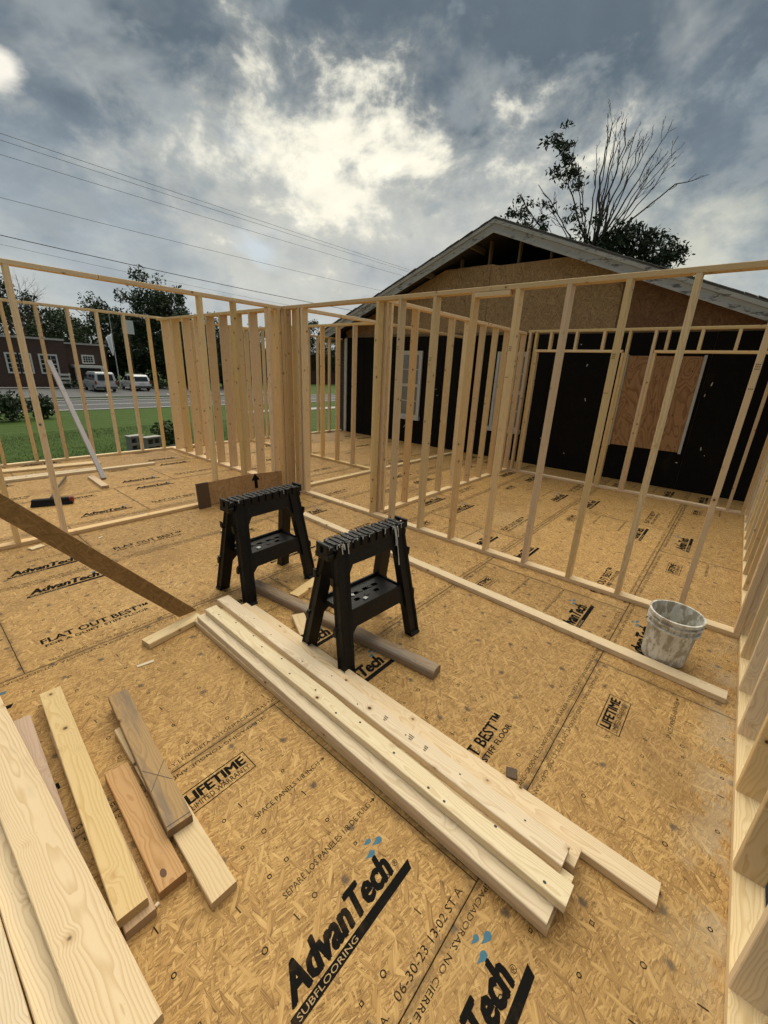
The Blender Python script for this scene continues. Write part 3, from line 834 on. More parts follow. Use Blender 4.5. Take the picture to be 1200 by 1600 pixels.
def build_house():
    h = thing('gabled_house', 'gabled house with black sheathing, strand-board gable and peeling white rake boards', 'house', (HX, RY, 0))
    def add(name, mb, mat, parent=h, **kw):
        o = mb.build(name, mat, None, **kw); o.parent = parent
        base = Vector((HX, RY, 0)) if parent is h else Vector((HX, RY, 0))
        o.data.transform(Matrix.Translation(-base))
        return o
    # sheathing panels, black, butted with small gaps
    ys = [-.47, .55, 1.77, 2.99, 4.21, 5.43, 6.65, 7.87, 8.50]
    for a, b in zip(ys[:-1], ys[1:]):
        add('sheathing_panel', MB().box(HX + random.uniform(0, .004), HX + .02, a + .003, b - .003, -.25, 2.48), M['tar'])
    add('corner_board', MB().box(HX - .02, HX + .03, 8.505, 8.60, -.25, 2.46), M['trimwhite'], bevel=.003)
    bw = add('brick_corner', MB().box(HX - .03, HX + .25, 8.603, 8.80, -.6, 2.44), M['brick'])
    add('wall', MB().box(HX + .021, HX + 5.8, -.47, 8.60, -.75, 2.50), M['framing_old'])
    add('band_board', MB().box(HX - .012, HX + .02, -.47, 8.5, 2.482, 2.535), M['framing_old'])
    # gable strand-board panels
    yb = [-.45, 2.0, 4.48, 6.95, 8.55]
    for i, (a, b) in enumerate(zip(yb[:-1], yb[1:])):
        top = lambda y: min(3.77 + (.012 if y > 4.4 else -.03), roof_z(y) - .17)
        pts = [(a + .004, 2.537), (b - .004, 2.537)]
        n = 14
        for k in range(n + 1):
            y = (b - .004) + ((a + .004) - (b - .004)) * k / n
            pts.append((y, max(2.545, top(y))))
        mb = MB().prism(pts, lambda u, v, t: (v, u, -t), 0, .012)
        me = mb.mesh('gable_panel')
        o = link('gable_panel', me, M['gable_dark'] if i in (0, 3) else M['gable'], h)
        # local x = height, y = along wall ; turn so x -> up
        o.matrix_local = basis((0, 0, 1), (0, 1, 0), (-1, 0, 0), (-.002, -RY, 0))
    # attic studs and back
    for y in (4.56, 3.94, 3.32, 5.2, 2.7, 2.0, 6.95):  # last two added behind panel seams to block sky light
        add('attic_stud', MB().box(HX + .03, HX + .12, y - .02, y + .02, 2.5, roof_z(y) - .14), M['framing_old'])
    # roof slabs with shingles
    for s, ye in ((1, YL), (-1, YR)):
        ze = roof_z(ye)
        def slab(x0, x1, dz0, dz1):
            m = MB(); y0 = RY
            m.hexa([(x0, y0, RZ + dz0), (x1, y0, RZ + dz0), (x1, ye, ze + dz0), (x0, ye, ze + dz0), (x0, y0, RZ + dz1), (x1, y0, RZ + dz1), (x1, ye, ze + dz1), (x0, ye, ze + dz1)])
            return m
        add('roof_deck', slab(8.0, HX + 6.0, -.085, -.055), M['soffit'])
        sh = add('roof', slab(7.965, HX + 6.05, -.0545, -.030), M['shingle'])
        add('rake_board', slab(7.972, 7.999, -.245, -.060), M['peel'])
        add('rake_trim', slab(7.945, 7.9715, -.115, -.0555), M['peel'])
        add('rake_trim', slab(7.955, 7.9715, -.262, -.215), M['peel'])
        for k in range(4):
            yy0 = RY + s * (.55 + k * 1.05)
            z0 = roof_z(yy0) - .16
            add('lookout', MB().box(8.0, HX + .3, yy0 - .019, yy0 + .019, z0 - .04, z0 + .065), M['framing_old'])
        # ragged shingle ends along the rake
        n = 34
        for k in range(n):
            a = RY + (ye - RY) * k / n; b = RY + (ye - RY) * (k + .97) / n
            u = random.uniform(.0, .012); x0 = 7.95 - random.uniform(0, .02)
            za, zb = roof_z(a) - .028 + u, roof_z(b) - .028 + u * .3
            m = MB().hexa([(x0, a, za), (8.25, a, za), (8.25, b, zb), (x0, b, zb), (x0, a, za + .012), (8.25, a, za + .012), (8.25, b, zb + .012), (x0, b, zb + .012)])
            o = add('shingle', m, M['shingle'], h)
        # eave fascia with gutter
        add('fascia', MB().box(8.0, HX + 6, min(ye, ye - s * .03), max(ye, ye - s * .03), ze - .22, ze - .06), M['trimwhite'])
        add('gutter', MB().box(7.99, HX + 6, min(ye + s * .002, ye + s * .1), max(ye + s * .002, ye + s * .1), ze - .17, ze - .065), M['trimwhite'], bevel=.01)
        add('soffit', MB().box(8.42, HX + 6, min(ye, 8.6 if s > 0 else -.47), max(ye, 8.6 if s > 0 else -.47), ze - .20, ze - .185), M['trimwhite'])
    add('back_wall', MB().prism([(-.4, 2.5), (8.5, 2.5), (RY, 4.1)], lambda u, v, t: (t, u, v), HX + 5.8, HX + 5.83), M['framing_old'])
    # two sash windows
    def window(y0, y1, z0, z1):
        w = add('window', MB().box(HX - .012, HX - .001, y0, y1, z0, z1), M['blind'])
        f = MB()
        fw = .055
        f.box(HX - .055, HX - .013, y0 - fw, y0, z0 - fw, z1 + fw); f.box(HX - .055, HX - .013, y1, y1 + fw, z0 - fw, z1 + fw)
        f.box(HX - .053, HX - .013, y0, y1, z1, z1 + fw)
        add('frame', f, M['trimwhite'], w, bevel=.003)
        add('sill', MB().box(HX - .085, HX - .013, y0 - fw - .02, y1 + fw + .02, z0 - fw - .035, z0), M['trimwhite'], w, bevel=.004)
        zm = (z0 + z1) / 2
        for a, b in ((z0, zm), (zm, z1)):
            s = MB(); q = .034
            s.box(HX - .042, HX - .02, y0 + .001, y0 + q, a + .001, b - .001); s.box(HX - .042, HX - .02, y1 - q, y1 - .001, a + .001, b - .001)
            s.box(HX - .042, HX - .02, y0 + q, y1 - q, a + .001, a + q); s.box(HX - .042, HX - .02, y0 + q, y1 - q, b - q, b - .001)
            s.box(HX - .040, HX - .022, y0 + q, y1 - q, (a + b) / 2 - .009, (a + b) / 2 + .009)
            add('sash', s, M['trimwhite'], w)
            for c, d in ((a + q, (a + b) / 2 - .009), ((a + b) / 2 + .009, b - q)):
                add('pane', MB().box(HX - .033, HX - .029, y0 + q + .001, y1 - q - .001, c + .001, d - .001), M['pane'], w)
        for k in range(14):      # blind slats
            z = z0 + .06 + k * (z1 - z0 - .1) / 14
            add('blind_slat', MB().box(HX - .0175, HX - .0125, y0 + .04, y1 - .04, z, z + .03), M['blind'], w)
        return w
    window(6.03, 6.60, .66, 2.11)
    window(3.46, 4.03, .66, 2.11)
    # boarded-up window
    pl = add('plywood_cover', MB().box(HX - .03, HX - .002, .64, 1.68, .62, 2.12), M['ply'])
    for a_ in (.60, 1.682): add('side_trim', MB().box(HX - .045, HX - .003, a_, a_ + .038, .60, 2.14), M['trimwhite'], pl)
    for y, z in ((.74, 1.9), (1.3, 1.25), (.85, 1.2), (1.6, .7), (.7, .7)):
        add('screw_head', MB().box(HX - .033, HX - .0305, y - .008, y + .008, z - .008, z + .008), M['tar'], pl)
    # chalky scraps of housewrap and caulk left on the sheathing
    rs = np.random.default_rng(3)
    spots = [(2.33, 1.95, .02, .09), (2.25, 1.35, .015, .10), (2.95, .55, .02, .03), (2.45, .32, .03, .02), (.45, 1.72, .016, .10), (.5, 1.55, .012, .08), (.35, .72, .016, .10), (.62, .45, .05, .02),
             (.95, .25, .03, .04), (.28, .62, .01, .03), (5.55, 1.33, .012, .05), (5.5, 1.2, .012, .03), (5.6, .3, .05, .03), (5.62, 2.28, .05, .05), (5.3, 2.30, .03, .02), (2.5, 2.3, .03, .02), (1.75, .28, .02, .05), (7.2, 1.2, .01, .02)]
    for (y, z, w, hh) in spots:
        w, hh = w * .6, hh * .75
        m = MB(); a = rs.uniform(-.5, .5)
        n = 7
        pts = [(y + (w * math.cos(q) * rs.uniform(.5, 1)) + a * hh * math.sin(q) * .3, z + hh * .5 * math.sin(q) * rs.uniform(.6, 1)) for q in np.linspace(0, 5.6, n)]
        m.prism(pts, lambda u, v, t: (t, u, v), HX - .004, HX - .0015)
        add('caulk_smear', m, M['white'])
    # wire dangling under the left window
    add('loose_wire', MB().tube([(HX - .02, 6.32, .60), (HX - .04, 6.30, .50), (HX - .05, 6.36, .42), (HX - .03, 6.42, .36)], .006, 5), M['white'])
build_house()

# ------------------------------------------------------------------ loose lumber
def board(name, label, a, b, W, T, mat, side=(1, 0, 0), group=None, wave=0., seed=0, cat='board', lift=0.):
    """a,b: end points of the centre line at the BOTTOM face"""
    a = Vector(a); b = Vector(b)
    m, L = span(a, b, side)
    up = Vector((m[0][2], m[1][2], m[2][2]))
    if up.z < 0:
        m = basis((m[0][0], m[1][0], m[2][0]), (-m[0][1], -m[1][1], -m[2][1]), -up, m.translation); up = -up
    m.translation = m.translation + up * (T / 2 + .0005)
    o = link(name, board_mesh(L, W, T, mat, wave=wave, seed=seed), None, None, mat4=m)
    tag(o, label, cat, group)
    return o

def screw_holes(o, pts):
    mb = MB()
    for x, y, r in pts:
        vs = [(x + r * 1.2 * math.cos(q), y + r * math.sin(q), 0) for q in np.linspace(0, 2 * math.pi, 9)[:-1]]
        mb.add(vs, [tuple(range(8))])
    T = max(v.co.z for v in o.data.vertices)
    c = link('nail_holes', mb.mesh('nail_holes', fix=False), M['pencil'], o, loc=(0, 0, T + .0006)); c['kind'] = 'stuff'

board('loose_plate', 'long loose 2x4 lying on the floor just in front of the bucket', (2.755, -.335, 0), (2.985, 3.74, 0), .089, .038, M['pale'])
PG = 'stack of studs beside the sawhorses'
B1 = [('stud_board', 'bottom left stud of the long stack, at floor level on the broom side', (1.045, .065, 0), (1.085, 2.50, 0), M['pale']),
      ('stud_board', 'stud on the floor hidden in the middle of the long stack', (1.150, .06, 0), (1.185, 2.46, 0), M['pale']),
      ('stud_board', 'stud on the floor under the right side of the long stack', (1.252, .10, 0), (1.305, 2.46, 0), M['pale']),
      ('stud_board', 'longest pale stud on the right of the stack, sticking out toward the right wall', (1.362, -.19, 0), (1.395, 2.375, 0), M['pale'])]
for nm, lb, a, b, mt in B1: board(nm, lb, a, b, .089, .038, mt, group=PG)
z = .0385
board('stud_board', 'second-layer stud on the left edge of the stack, next to the wavy one', (1.035, .072, z), (1.095, 2.47, z), .089, .038, M['pale'], group=PG)
board('stud_board', 'short-ended stud peeking out below the top stud of the stack', (1.262, .055, z), (1.335, 2.39, z), .089, .038, M['pale'], group=PG)
board('stud_board', 'second-layer stud in the middle of the stack, hidden under the wavy one', (1.145, .05, z), (1.205, 2.44, z), .089, .038, M['pale'], group=PG)
z = .077
o = board('stud_board', 'wavy-edged stud on top of the stack with dark nail holes along it', (1.097, .04, z), (1.148, 2.455, z), .089, .038, M['pale'], group=PG, wave=.016, seed=4)
screw_holes(o, [(-1.12 + .17 * k + random.uniform(-.05, .05), random.uniform(-.03, .03), .0052) for k in range(14)])
o = board('stud_board', 'topmost pale stud of the stack, right of the wavy-edged one', (1.208, .088, z), (1.268, 2.515, z), .089, .038, M['pale'], group=PG)
screw_holes(o, [(-1.05 + .27 * k + random.uniform(-.05, .05), random.uniform(-.03, .03), .0038) for k in range(8)])
# small grade stamps on it
st = MB()
for (u, w) in ((-.52, .03), (-.60, .02), (-.36, .022)):
    for r_ in range(3): rect(st, u, -.016 + r_ * .010, u + w * (1 - .2 * r_), -.016 + r_ * .010 + .004)
link('grade_stamp', st.mesh('grade_stamp', fix=False), M['ink2'], o, loc=(0, 0, .0196))

board('cleat', 'pale 2x4 cleat on the floor at the foot of the strand-board brace', (.725, 2.49, 0), (1.10, 2.545, 0), .089, .038, M['pale'], side=(0, 1, 0))
# diagonal strand-board brace
def diag():
    a, b = Vector((1.045, 2.60, .048)), Vector((-.62, 2.60, 2.08)); ex = (b - a).normalized(); ez = Vector((0, -1, 0)); ey = ez.cross(ex)
    L = (b - a).length
    mb = MB().prism([(-L / 2 - .036, -.047), (L / 2, -.047), (L / 2, .047), (-L / 2 + .042, .047)], lambda u, v, t: (u, v, t), -.015, .015)
    o = link('diagonal_brace', mb.mesh('diagonal_brace', bevel=.0015), M['strip'], None, mat4=basis(ex, ey, ez, (a + b) / 2))
    tag(o, 'brown strand-board strip slanting up to the left from the floor cleat', 'brace')
diag()
# boards at the lower left
board('offcut_board', 'yellow 2x4 offcut in the lower left with a dark knot at its far end', (.150, 1.075, .0385), (.222, 2.365, .0385), .089, .038, M['yellow'])
board('offcut_board', 'board lying directly beneath the yellow offcut at lower left', (.160, 1.05, 0), (.20, 2.10, 0), .089, .038, M['pink'])
board('offcut_board', 'pinkish board partly hidden under the large pale plank at lower left', (.045, 1.30, 0), (.078, 2.30, 0), .089, .038, M['pink'])
o = board('offcut_board', 'short orange-brown offcut with a large knot, between yellow and grimy boards', (.272, 1.08, 0), (.297, 1.68, 0), .089, .038, M['orange'])
kn = MB()
kn.add([(.20 + .017 * math.cos(q), .012 + .010 * math.sin(q), 0) for q in np.linspace(0, 6.0, 10)], [tuple(range(10))])
link('knot', kn.mesh('knot', fix=False), plain('knot_brown', (.10, .04, .012), .6), o, loc=(-.45, 0, .0196))
board('offcut_board', 'light yellow offcut whose near end sticks out under the grimy board', (.372, .925, 0), (.405, 1.90, 0), .089, .038, M['yellow'])
o = board('offcut_board', 'grimy grey-brown board with a pencilled X lying across the light offcut', (.367, 1.225, .0385), (.448, 2.10, .0385), .089, .038, M['grimy'])
x = MB(); rect(x, .15, -.0015, .33, .0015, rot=.0); 
xm = MB()
for (u0_, v0_, u1_, v1_) in ((-.24, -.040, -.12, .040), (-.245, .043, -.125, -.043)):
    d = Vector((u1_ - u0_, v1_ - v0_)); n_ = Vector((-d.y, d.x)).normalized() * .0012
    xm.add([(u0_ - n_.x, v0_ - n_.y, 0), (u1_ - n_.x, v1_ - n_.y, 0), (u1_ + n_.x, v1_ + n_.y, 0), (u0_ + n_.x, v0_ + n_.y, 0)], [(0, 1, 2, 3)])
rect(xm, -.425, -.043, -.422, .043, z=0)
link('pencil_mark', xm.mesh('pencil_mark', fix=False), M['pencil'], o, loc=(0, 0, .0196))
board('wide_plank', 'wide pale plank in the lower left corner, topmost and nearest the camera', (.042, .74, .114), (-.055, 3.15, .114), .140, .038, M['pale'], cat='plank')
board('wide_plank', 'wide plank underneath the topmost pale plank at lower left', (-.02, .62, .076), (-.11, 3.0, .076), .140, .038, M['pale'], cat='plank')
board('wide_plank', 'pale plank cut off by the bottom left corner, left of a dark gap', (-.165, .60, .114), (-.24, 2.9, .114), .140, .038, M['pale'], cat='plank')
board('bearer', 'low bearer block on the floor under the wide planks', (-.30, 1.9, 0), (.03, 1.9, 0), .089, .0755, M['stud'], side=(0, 1, 0), cat='block')
# grey half-round post between the sawhorses
def post():
    a, b = Vector((1.775, 1.0, 0)), Vector((1.612, 2.66, 0)); ex = (b - a).normalized()
    sec = [(-.046, 0), (.046, 0), (.046, .040), (.040, .052), (.024, .060), (0, .062), (-.024, .060), (-.040, .052), (-.046, .040)]
    L = (b - a).length
    mb = MB().prism(sec, lambda u, v, t: (t, u, v), -L / 2, L / 2)
    ey = Vector((0, 0, 1)).cross(ex)
    o = link('rounded_post', mb.mesh('rounded_post', bevel=.002), M['greypost'], None, mat4=basis(ex, ey, (0, 0, 1), (a + b) / 2 + Vector((0, 0, .0008))))
    tag(o, 'grey weathered rounded post lying on the floor under the sawhorses', 'post')
post()
board('block_offcut', 'small pale 2x4 block leaning by the post, between the two sawhorses', (1.475, 1.835, .0), (1.58, 2.06, .0), .089, .038, M['yellow'], side=(1, 0, 0), cat='block')
board('block_offcut', 'tan 2x4 offcut lying behind the post near the far sawhorse foot', (1.72, 2.29, 0), (2.02, 2.36, 0), .089, .038, M['stud'], side=(0, 1, 0), cat='block')
board('block_offcut', 'short tan offcut behind the near sawhorse legs, beyond the post', (1.78, 2.02, 0), (2.00, 2.06, 0), .085, .038, M['stud'], side=(0, 1, 0), cat='block')
# grey brace against the outer wall with its cleat
o = board('grey_brace', 'grey straight brace leaning from the floor up to the outer wall', (1.85, 6.93, .004), (1.85, 8.612, 1.60), .065, .038, M['greybrace'], side=(1, 0, 0), cat='brace')
board('cleat', 'short pale block on the floor at the foot of the grey brace', (1.715, 6.42, 0), (1.745, 7.12, 0), .089, .038, M['yellow'])
board('long_board', 'brown board lying flat on the floor along the outer wall', (-1.2, 8.52, 0), (2.15, 8.10, 0), .20, .03, M['stud'])
board('long_board', 'long pale 2x4 lying near the outer wall, nearer of the two', (-.9, 7.66, 0), (2.78, 7.47, 0), .089, .038, M['pale'])
board('long_board', 'second pale 2x4 lying alongside, behind the long one by the outer wall', (-.9, 7.765, 0), (2.0, 7.62, 0), .089, .038, M['pale'])
# scrap of strand board leaning on the left partition
def scrap():
    mb = MB().prism([(0, 0), (1.09, 0), (1.10, .262), (.52, .298), (.01, .285)], lambda u, v, t: (u, v, t), 0, .018)
    o = link('strand_board_scrap', mb.mesh('scrap', bevel=.0015), M['scrap'], None, mat4=basis((1, 0, 0), (0, .10, .995), (0, -.995, .10), (2.37, 4.790, .019)))
    tag(o, 'strand-board scrap standing on edge against the left partition behind the far sawhorse', 'board')
    p = MB(); 
    p.add([(.60, .20, .0187), (.66, .295, .0187), (.73, .20, .0187), (.69, .20, .0187), (.69, .09, .0187), (.64, .09, .0187), (.64, .20, .0187)], [(0, 1, 2, 3, 6), (3, 4, 5, 6)])
    link('printed_arrow', p.mesh('a', fix=False), M['ink'], o)
    o2 = link('dark_board', board_mesh(.31, .15, .03, M['darkbrown']), None, None, mat4=basis((0, .08, .997), (1, 0, 0), (0, .997, -.08), (2.285, 4.775, .158)))
    tag(o2, 'dark weathered board end standing left of the strand-board scrap', 'board')
scrap()
def chip(lab, x, y, w, d, rot, mat, h=.012):
    o = MB().box(-w / 2, w / 2, -d / 2, d / 2, 0, h).build('wood_scrap', mat, loc=(x, y, .0008), rot=(0, 0, rot), bevel=.002)
    tag(o, lab, 'scrap')
chip('flat pale wood scrap on the floor beside the left partition plate', .62, 4.70, .11, .07, .3, M['pale'])
chip('tiny pale splinter on the floor right of the slanting brace', 1.10, 4.58, .05, .018, .5, M['pale'], .004)
chip('small white block on the floor left of the far sawhorse', 2.03, 3.88, .05, .04, .2, M['pale'], .03)
chip('dark square scrap on the floor right of the stud stack', 1.475, .395, .055, .048, .4, M['darkbrown'], .006)
chip('pale wood shaving on the floor left of the cleat', .66, 2.33, .09, .022, -.2, M['pale'], .003)
chip('crumpled pale scrap near the ends of the lower left boards', .215, 1.075, .014, .012, .2, M['pale'], .01)

# ------------------------------------------------------------------ sawhorses
def plastic(name, paint):
    m, t, b = new_mat(name)
    tc = t.node('ShaderNodeTexCoord'); p = tc.outputs['Object']; x, y, z = t.sep(p)
    n = t.noise(p, 70, 3, .6); n2 = t.noise(t.vmath('MULTIPLY', p, (60, 60, 14)), 1.0, 4, .65); n3 = t.noise(p, 9, 4, .6)
    c = t.mix(n3, (.004, .0038, .0036, 1), (.011, .0105, .010, 1))
    du = t.noise(p, 5, 5, .7)
    c = t.mix(t.math('MULTIPLY', t.smooth(du, .55, .75), .16), c, (.06, .05, .036, 1))
    c = t.mix(t.math('MULTIPLY', t.smooth(n, .66, .72), .35), c, (.12, .12, .115, 1))
    hi = t.smooth(z, .70, .785)
    spl = t.math('MULTIPLY', t.smooth(t.math('ADD', n2, t.math('MULTIPLY', hi, .10 * paint)), .66, .70), hi)
    c = t.mix(spl, c, (.55, .55, .53, 1))
    t.put(b.inputs['Base Color'], c); b.inputs['Roughness'].default_value = .45
    b.inputs['Specular IOR Level'].default_value = .25
    bump(t, b, n, .0006, .4)
    return m
M['plastic1'] = plastic('black_plastic', .0); M['plastic2'] = plastic('black_plastic_painted', .32)
M['drip'] = plain('white_paint_drip', (.6, .6, .58), .5)

def y_at(z): return .040 + (.75 - z) / .75 * .145
def sawhorse(label, loc, rotz, mat, drips):
    s = thing('sawhorse', label, 'sawhorse', loc, rotz, 'pair of folding sawhorses')
    for sx in (-1, 1):
        for sy in (-1, 1):
            # tapered channel leg with a recessed outer face
            bm = bmesh.new()
            def ring(z, w, th):
                xc = sx * (.243 + (.75 - z) / .75 * .058); yc = sy * y_at(z)
                return [bm.verts.new((xc + a * w / 2, yc + c * th / 2, z)) for a, c in ((-1, -1), (1, -1), (1, 1), (-1, 1))]
            a = ring(0.0, .082, .060); b_ = ring(.755, .094, .052)
            fs = [bm.faces.new([a[i], a[(i + 1) % 4], b_[(i + 1) % 4], b_[i]]) for i in range(4)]
            bm.faces.new(a[::-1]); bm.faces.new(b_)
            bmesh.ops.recalc_face_normals(bm, faces=bm.faces)
            outer = fs[0] if sy < 0 else fs[2]
            r = bmesh.ops.inset_region(bm, faces=[outer], thickness=.017)
            bmesh.ops.translate(bm, verts=outer.verts, vec=(0, -sy * .016, 0))
            endf = fs[3] if sx < 0 else fs[1]
            bmesh.ops.inset_region(bm, faces=[endf], thickness=.012)
            bmesh.ops.translate(bm, verts=endf.verts, vec=(-sx * .010, 0, 0))
            me = bpy.data.meshes.new('leg'); bm.to_mesh(me); bm.free()
            lg = link('leg', me, mat, s)
            f = MB(); xc = sx * .301; yc = sy * .185
            f.box(xc - .045, xc + .045, yc - .034, yc + .034, 0, .020)
            f.build('foot_pad', mat, lg, bevel=.004)
            for zz, up in ((.56, 1), (.30, -1)):        # cord hooks on the leg ends
                hk = MB(); xo = sx * (.243 + (.75 - zz) / .75 * .058 + .049); yc = sy * y_at(zz)
                hk.box(min(xo, xo + sx * .018), max(xo, xo + sx * .018), yc - .012, yc + .012, zz - .01, zz + .01)
                hk.hexa([(xo + sx * .010, yc - .012, zz), (xo + sx * .024, yc - .012, zz), (xo + sx * .024, yc + .012, zz), (xo + sx * .010, yc + .012, zz),
                         (xo + sx * .018, yc - .012, zz + up * .045), (xo + sx * .026, yc - .012, zz + up * .045), (xo + sx * .026, yc + .012, zz + up * .045), (xo + sx * .018, yc + .012, zz + up * .045)])
                hk.build('cord_hook', mat, lg)
    for sy in (-1, 1):
        up_ = [(-.255, .765), (.255, .765), (.275, .52), (.232, .535), (.165, .635), (-.165, .635), (-.232, .535), (-.275, .52)]
        fn = lambda u, v, t: (u, sy * (y_at(v) + t), v)
        MB().prism(up_, fn, -.004, .012).build('upper_apron', mat, s, bevel=.002)
        lo_ = [(-.268, .375), (.268, .375), (.295, .13), (.270, .13), (.248, .205), (.19, .262), (-.19, .262), (-.248, .205), (-.270, .13), (-.295, .13)]
        MB().prism(lo_, fn, -.004, .012).build('lower_apron', mat, s, bevel=.002)
        pin = MB()
        for px_ in (-.215, .215):
            pin.lathe([(0.0, .0), (.008, .0), (.008, .006)], 8, (0, 0, 0))
        # notched comb along the top edge
        cb = MB()
        for k in range(9):
            xk = -.255 + k * .0638
            cb.box(xk - .019, xk + .019, min(sy * .046, sy * .062), max(sy * .046, sy * .062), .728, .782)
        cb.box(-.285, .285, min(sy * .044, sy * .060), max(sy * .044, sy * .060), .712, .7275)
        cb.build('notched_comb', mat, s)
    MB().box(-.290, .290, -.0455, .0455, .745, .777).build('top_rail', mat, s, bevel=.003)
    rg = MB()
    for k in range(14): 
        xk = -.27 + k * .0415
        rg.box(xk - .013, xk + .013, -.043, .043, .7772, .783)
    rg.build('grip_ridge', mat, s)
    for sx in (-1, 1):
        e = MB(); a, b_ = sorted((sx * .290, sx * .338))
        e.box(a, b_, -.052, -.012, .735, .775); e.box(a, b_, .012, .052, .735, .775); e.box(a, b_ - (.02 if sx > 0 else 0), -.06, .06, .700, .7345)
        e.box(min(sx * .318, sx * .338), max(sx * .318, sx * .338), -.052, .052, .7755, .792)
        e.build('end_bracket', mat, s, bevel=.003)
    # shelf tray: plate with square openings, raised lip
    sh = MB(); xs = np.linspace(-.235, .235, 12); ys = np.linspace(-.105, .105, 8)
    holes = {(2, 4), (4, 4), (6, 4), (8, 4), (3, 2), (7, 2)}
    for i in range(11):
        for j in range(7):
            if (i, j) in holes: continue
            sh.box(xs[i], xs[i + 1], ys[j], ys[j + 1], .342, .354)
    tray = sh.build('shelf', mat, s)
    lp = MB(); lp.box(-.247, .247, -.117, -.1055, .335, .366); lp.box(-.247, .247, .1055, .117, .335, .366); lp.box(-.247, -.2355, -.105, .105, .335, .366); lp.box(.2355, .247, -.105, .105, .335, .366)
    lp.build('shelf_lip', mat, tray, bevel=.002)
    for j_ in (2, 4):
        sk = MB()
        for i_ in range(2, 9):
            if (i_, j_) not in holes and i_ % 2 == 1: sk.box(xs[i_] + .006, xs[i_ + 1] - .006, ys[j_] + .004, ys[j_ + 1] - .004, .3542, .3575)
        if sk.v: sk.build('shelf_boss', mat, tray)
    MB().box(-.20, .20, -.10, .10, .3000, .3040).build('shelf_floor', mat, tray)
    rb = MB()
    for xk in (-.15, -.06, .03, .12): rb.box(xk - .004, xk + .004, -.1, .1, .326, .3418)
    rb.build('shelf_rib', mat, tray)
    # hinge arms folded under the shelf
    MB().box(-.012, .012, -.11, .11, .28, .2995).build('hinge_arm', mat, s)
    rs = np.random.default_rng(int(abs(loc[1]) * 100))
    for k in range(drips):
        xk = rs.uniform(-.28, .30); sy = -1 if k % 4 else 1; L = rs.uniform(.008, .038)
        w = rs.uniform(.0012, .003)
        MB().hexa([(xk - w, sy * .0625, .782 - L), (xk + w, sy * .0625, .782 - L), (xk + w, sy * .0645, .782 - L), (xk - w, sy * .0645, .782 - L),
                   (xk - w, sy * .0625, .782), (xk + w, sy * .0625, .782), (xk + w, sy * .0645, .782), (xk - w, sy * .0645, .782)]).build('paint_drip', M['drip'], s)
    if drips > 10:
        for (xk, L) in ((.205, .25), (.195, .12), (.222, .07)):
            pts = [(xk + .004 * math.sin(q * 3), -(y_at(.77 - L * q) + .027), .775 - L * q) for q in np.linspace(0, 1, 9)]
            MB().tube(pts, [.0032 + .001 * math.sin(7 * q) for q in np.linspace(0, 1, 9)], 5).build('paint_drip', M['drip'], s)
        for (xk, L) in ((-.20, .06), (-.245, .05), (-.225, .03)):
            pts = [(xk, -(y_at(.77 - L * q) + .027), .775 - L * q) for q in np.linspace(0, 1, 5)]
            MB().tube(pts, .003, 5).build('paint_drip', M['drip'], s)
    return tray
tr1 = sawhorse('black plastic sawhorse farther back, clean top, next to the strand-board scrap', (1.742, 2.655, 0), R(2), M['plastic1'], 3)
tr2 = sawhorse('nearer black plastic sawhorse with its top rail spattered by white paint', (1.725, 1.565, 0), R(-3), M['plastic2'], 16)
def trash(n, lx, ly, w, loc, rz, lab):
    c, s_ = math.cos(rz), math.sin(rz)
    o = MB().box(-w, w, -w * .8, w * .8, 0, .006).build('debris_chip', M['white'], loc=(loc[0] + lx * c - ly * s_, loc[1] + lx * s_ + ly * c, .3546), rot=(0, 0, n), bevel=.001)
    tag(o, lab, 'debris')
trash(.4, -.10, -.04, .018, (1.742, 2.655), R(2), 'white chip on the shelf of the farther sawhorse')
trash(.9, -.075, .02, .012, (1.725, 1.565), R(-3), 'small white chip near the middle of the painted sawhorse shelf')
trash(.2, -.04, -.06, .015, (1.725, 1.565), R(-3), 'larger white chip on the painted sawhorse shelf, toward the camera')

# ------------------------------------------------------------------ bucket, tool, broom
def bucket_mat():
    m, t, b = new_mat('plaster_bucket')
    tc = t.node('ShaderNodeTexCoord'); p = tc.outputs['Object']
    n = t.noise(t.vmath('MULTIPLY', p, (1, 1, .5)), 17, 6, .72); n2 = t.noise(t.vmath('MULTIPLY', p, (1, 1, .35)), 48, 5, .7); n3 = t.noise(t.vmath('ADD', t.vmath('MULTIPLY', p, (1, 1, .6)), (4, 2, 1)), 11, 6, .7)
    c = t.mix(t.smooth(n, .47, .56), (.70, .68, .61, 1), (.40, .35, .265, 1))
    c = t.mix(t.math('MULTIPLY', t.smooth(n2, .52, .62), .6), c, (.47, .445, .385, 1))
    c = t.mix(t.smooth(n3, .60, .66), c, (.68, .67, .62, 1))
    t.put(b.inputs['Base Color'], c); b.inputs['Roughness'].default_value = .7
    bump(t, b, t.math('ADD', n, t.math('MULTIPLY', n2, .4)), .003, .6)
    return m
M['bucket'] = bucket_mat()
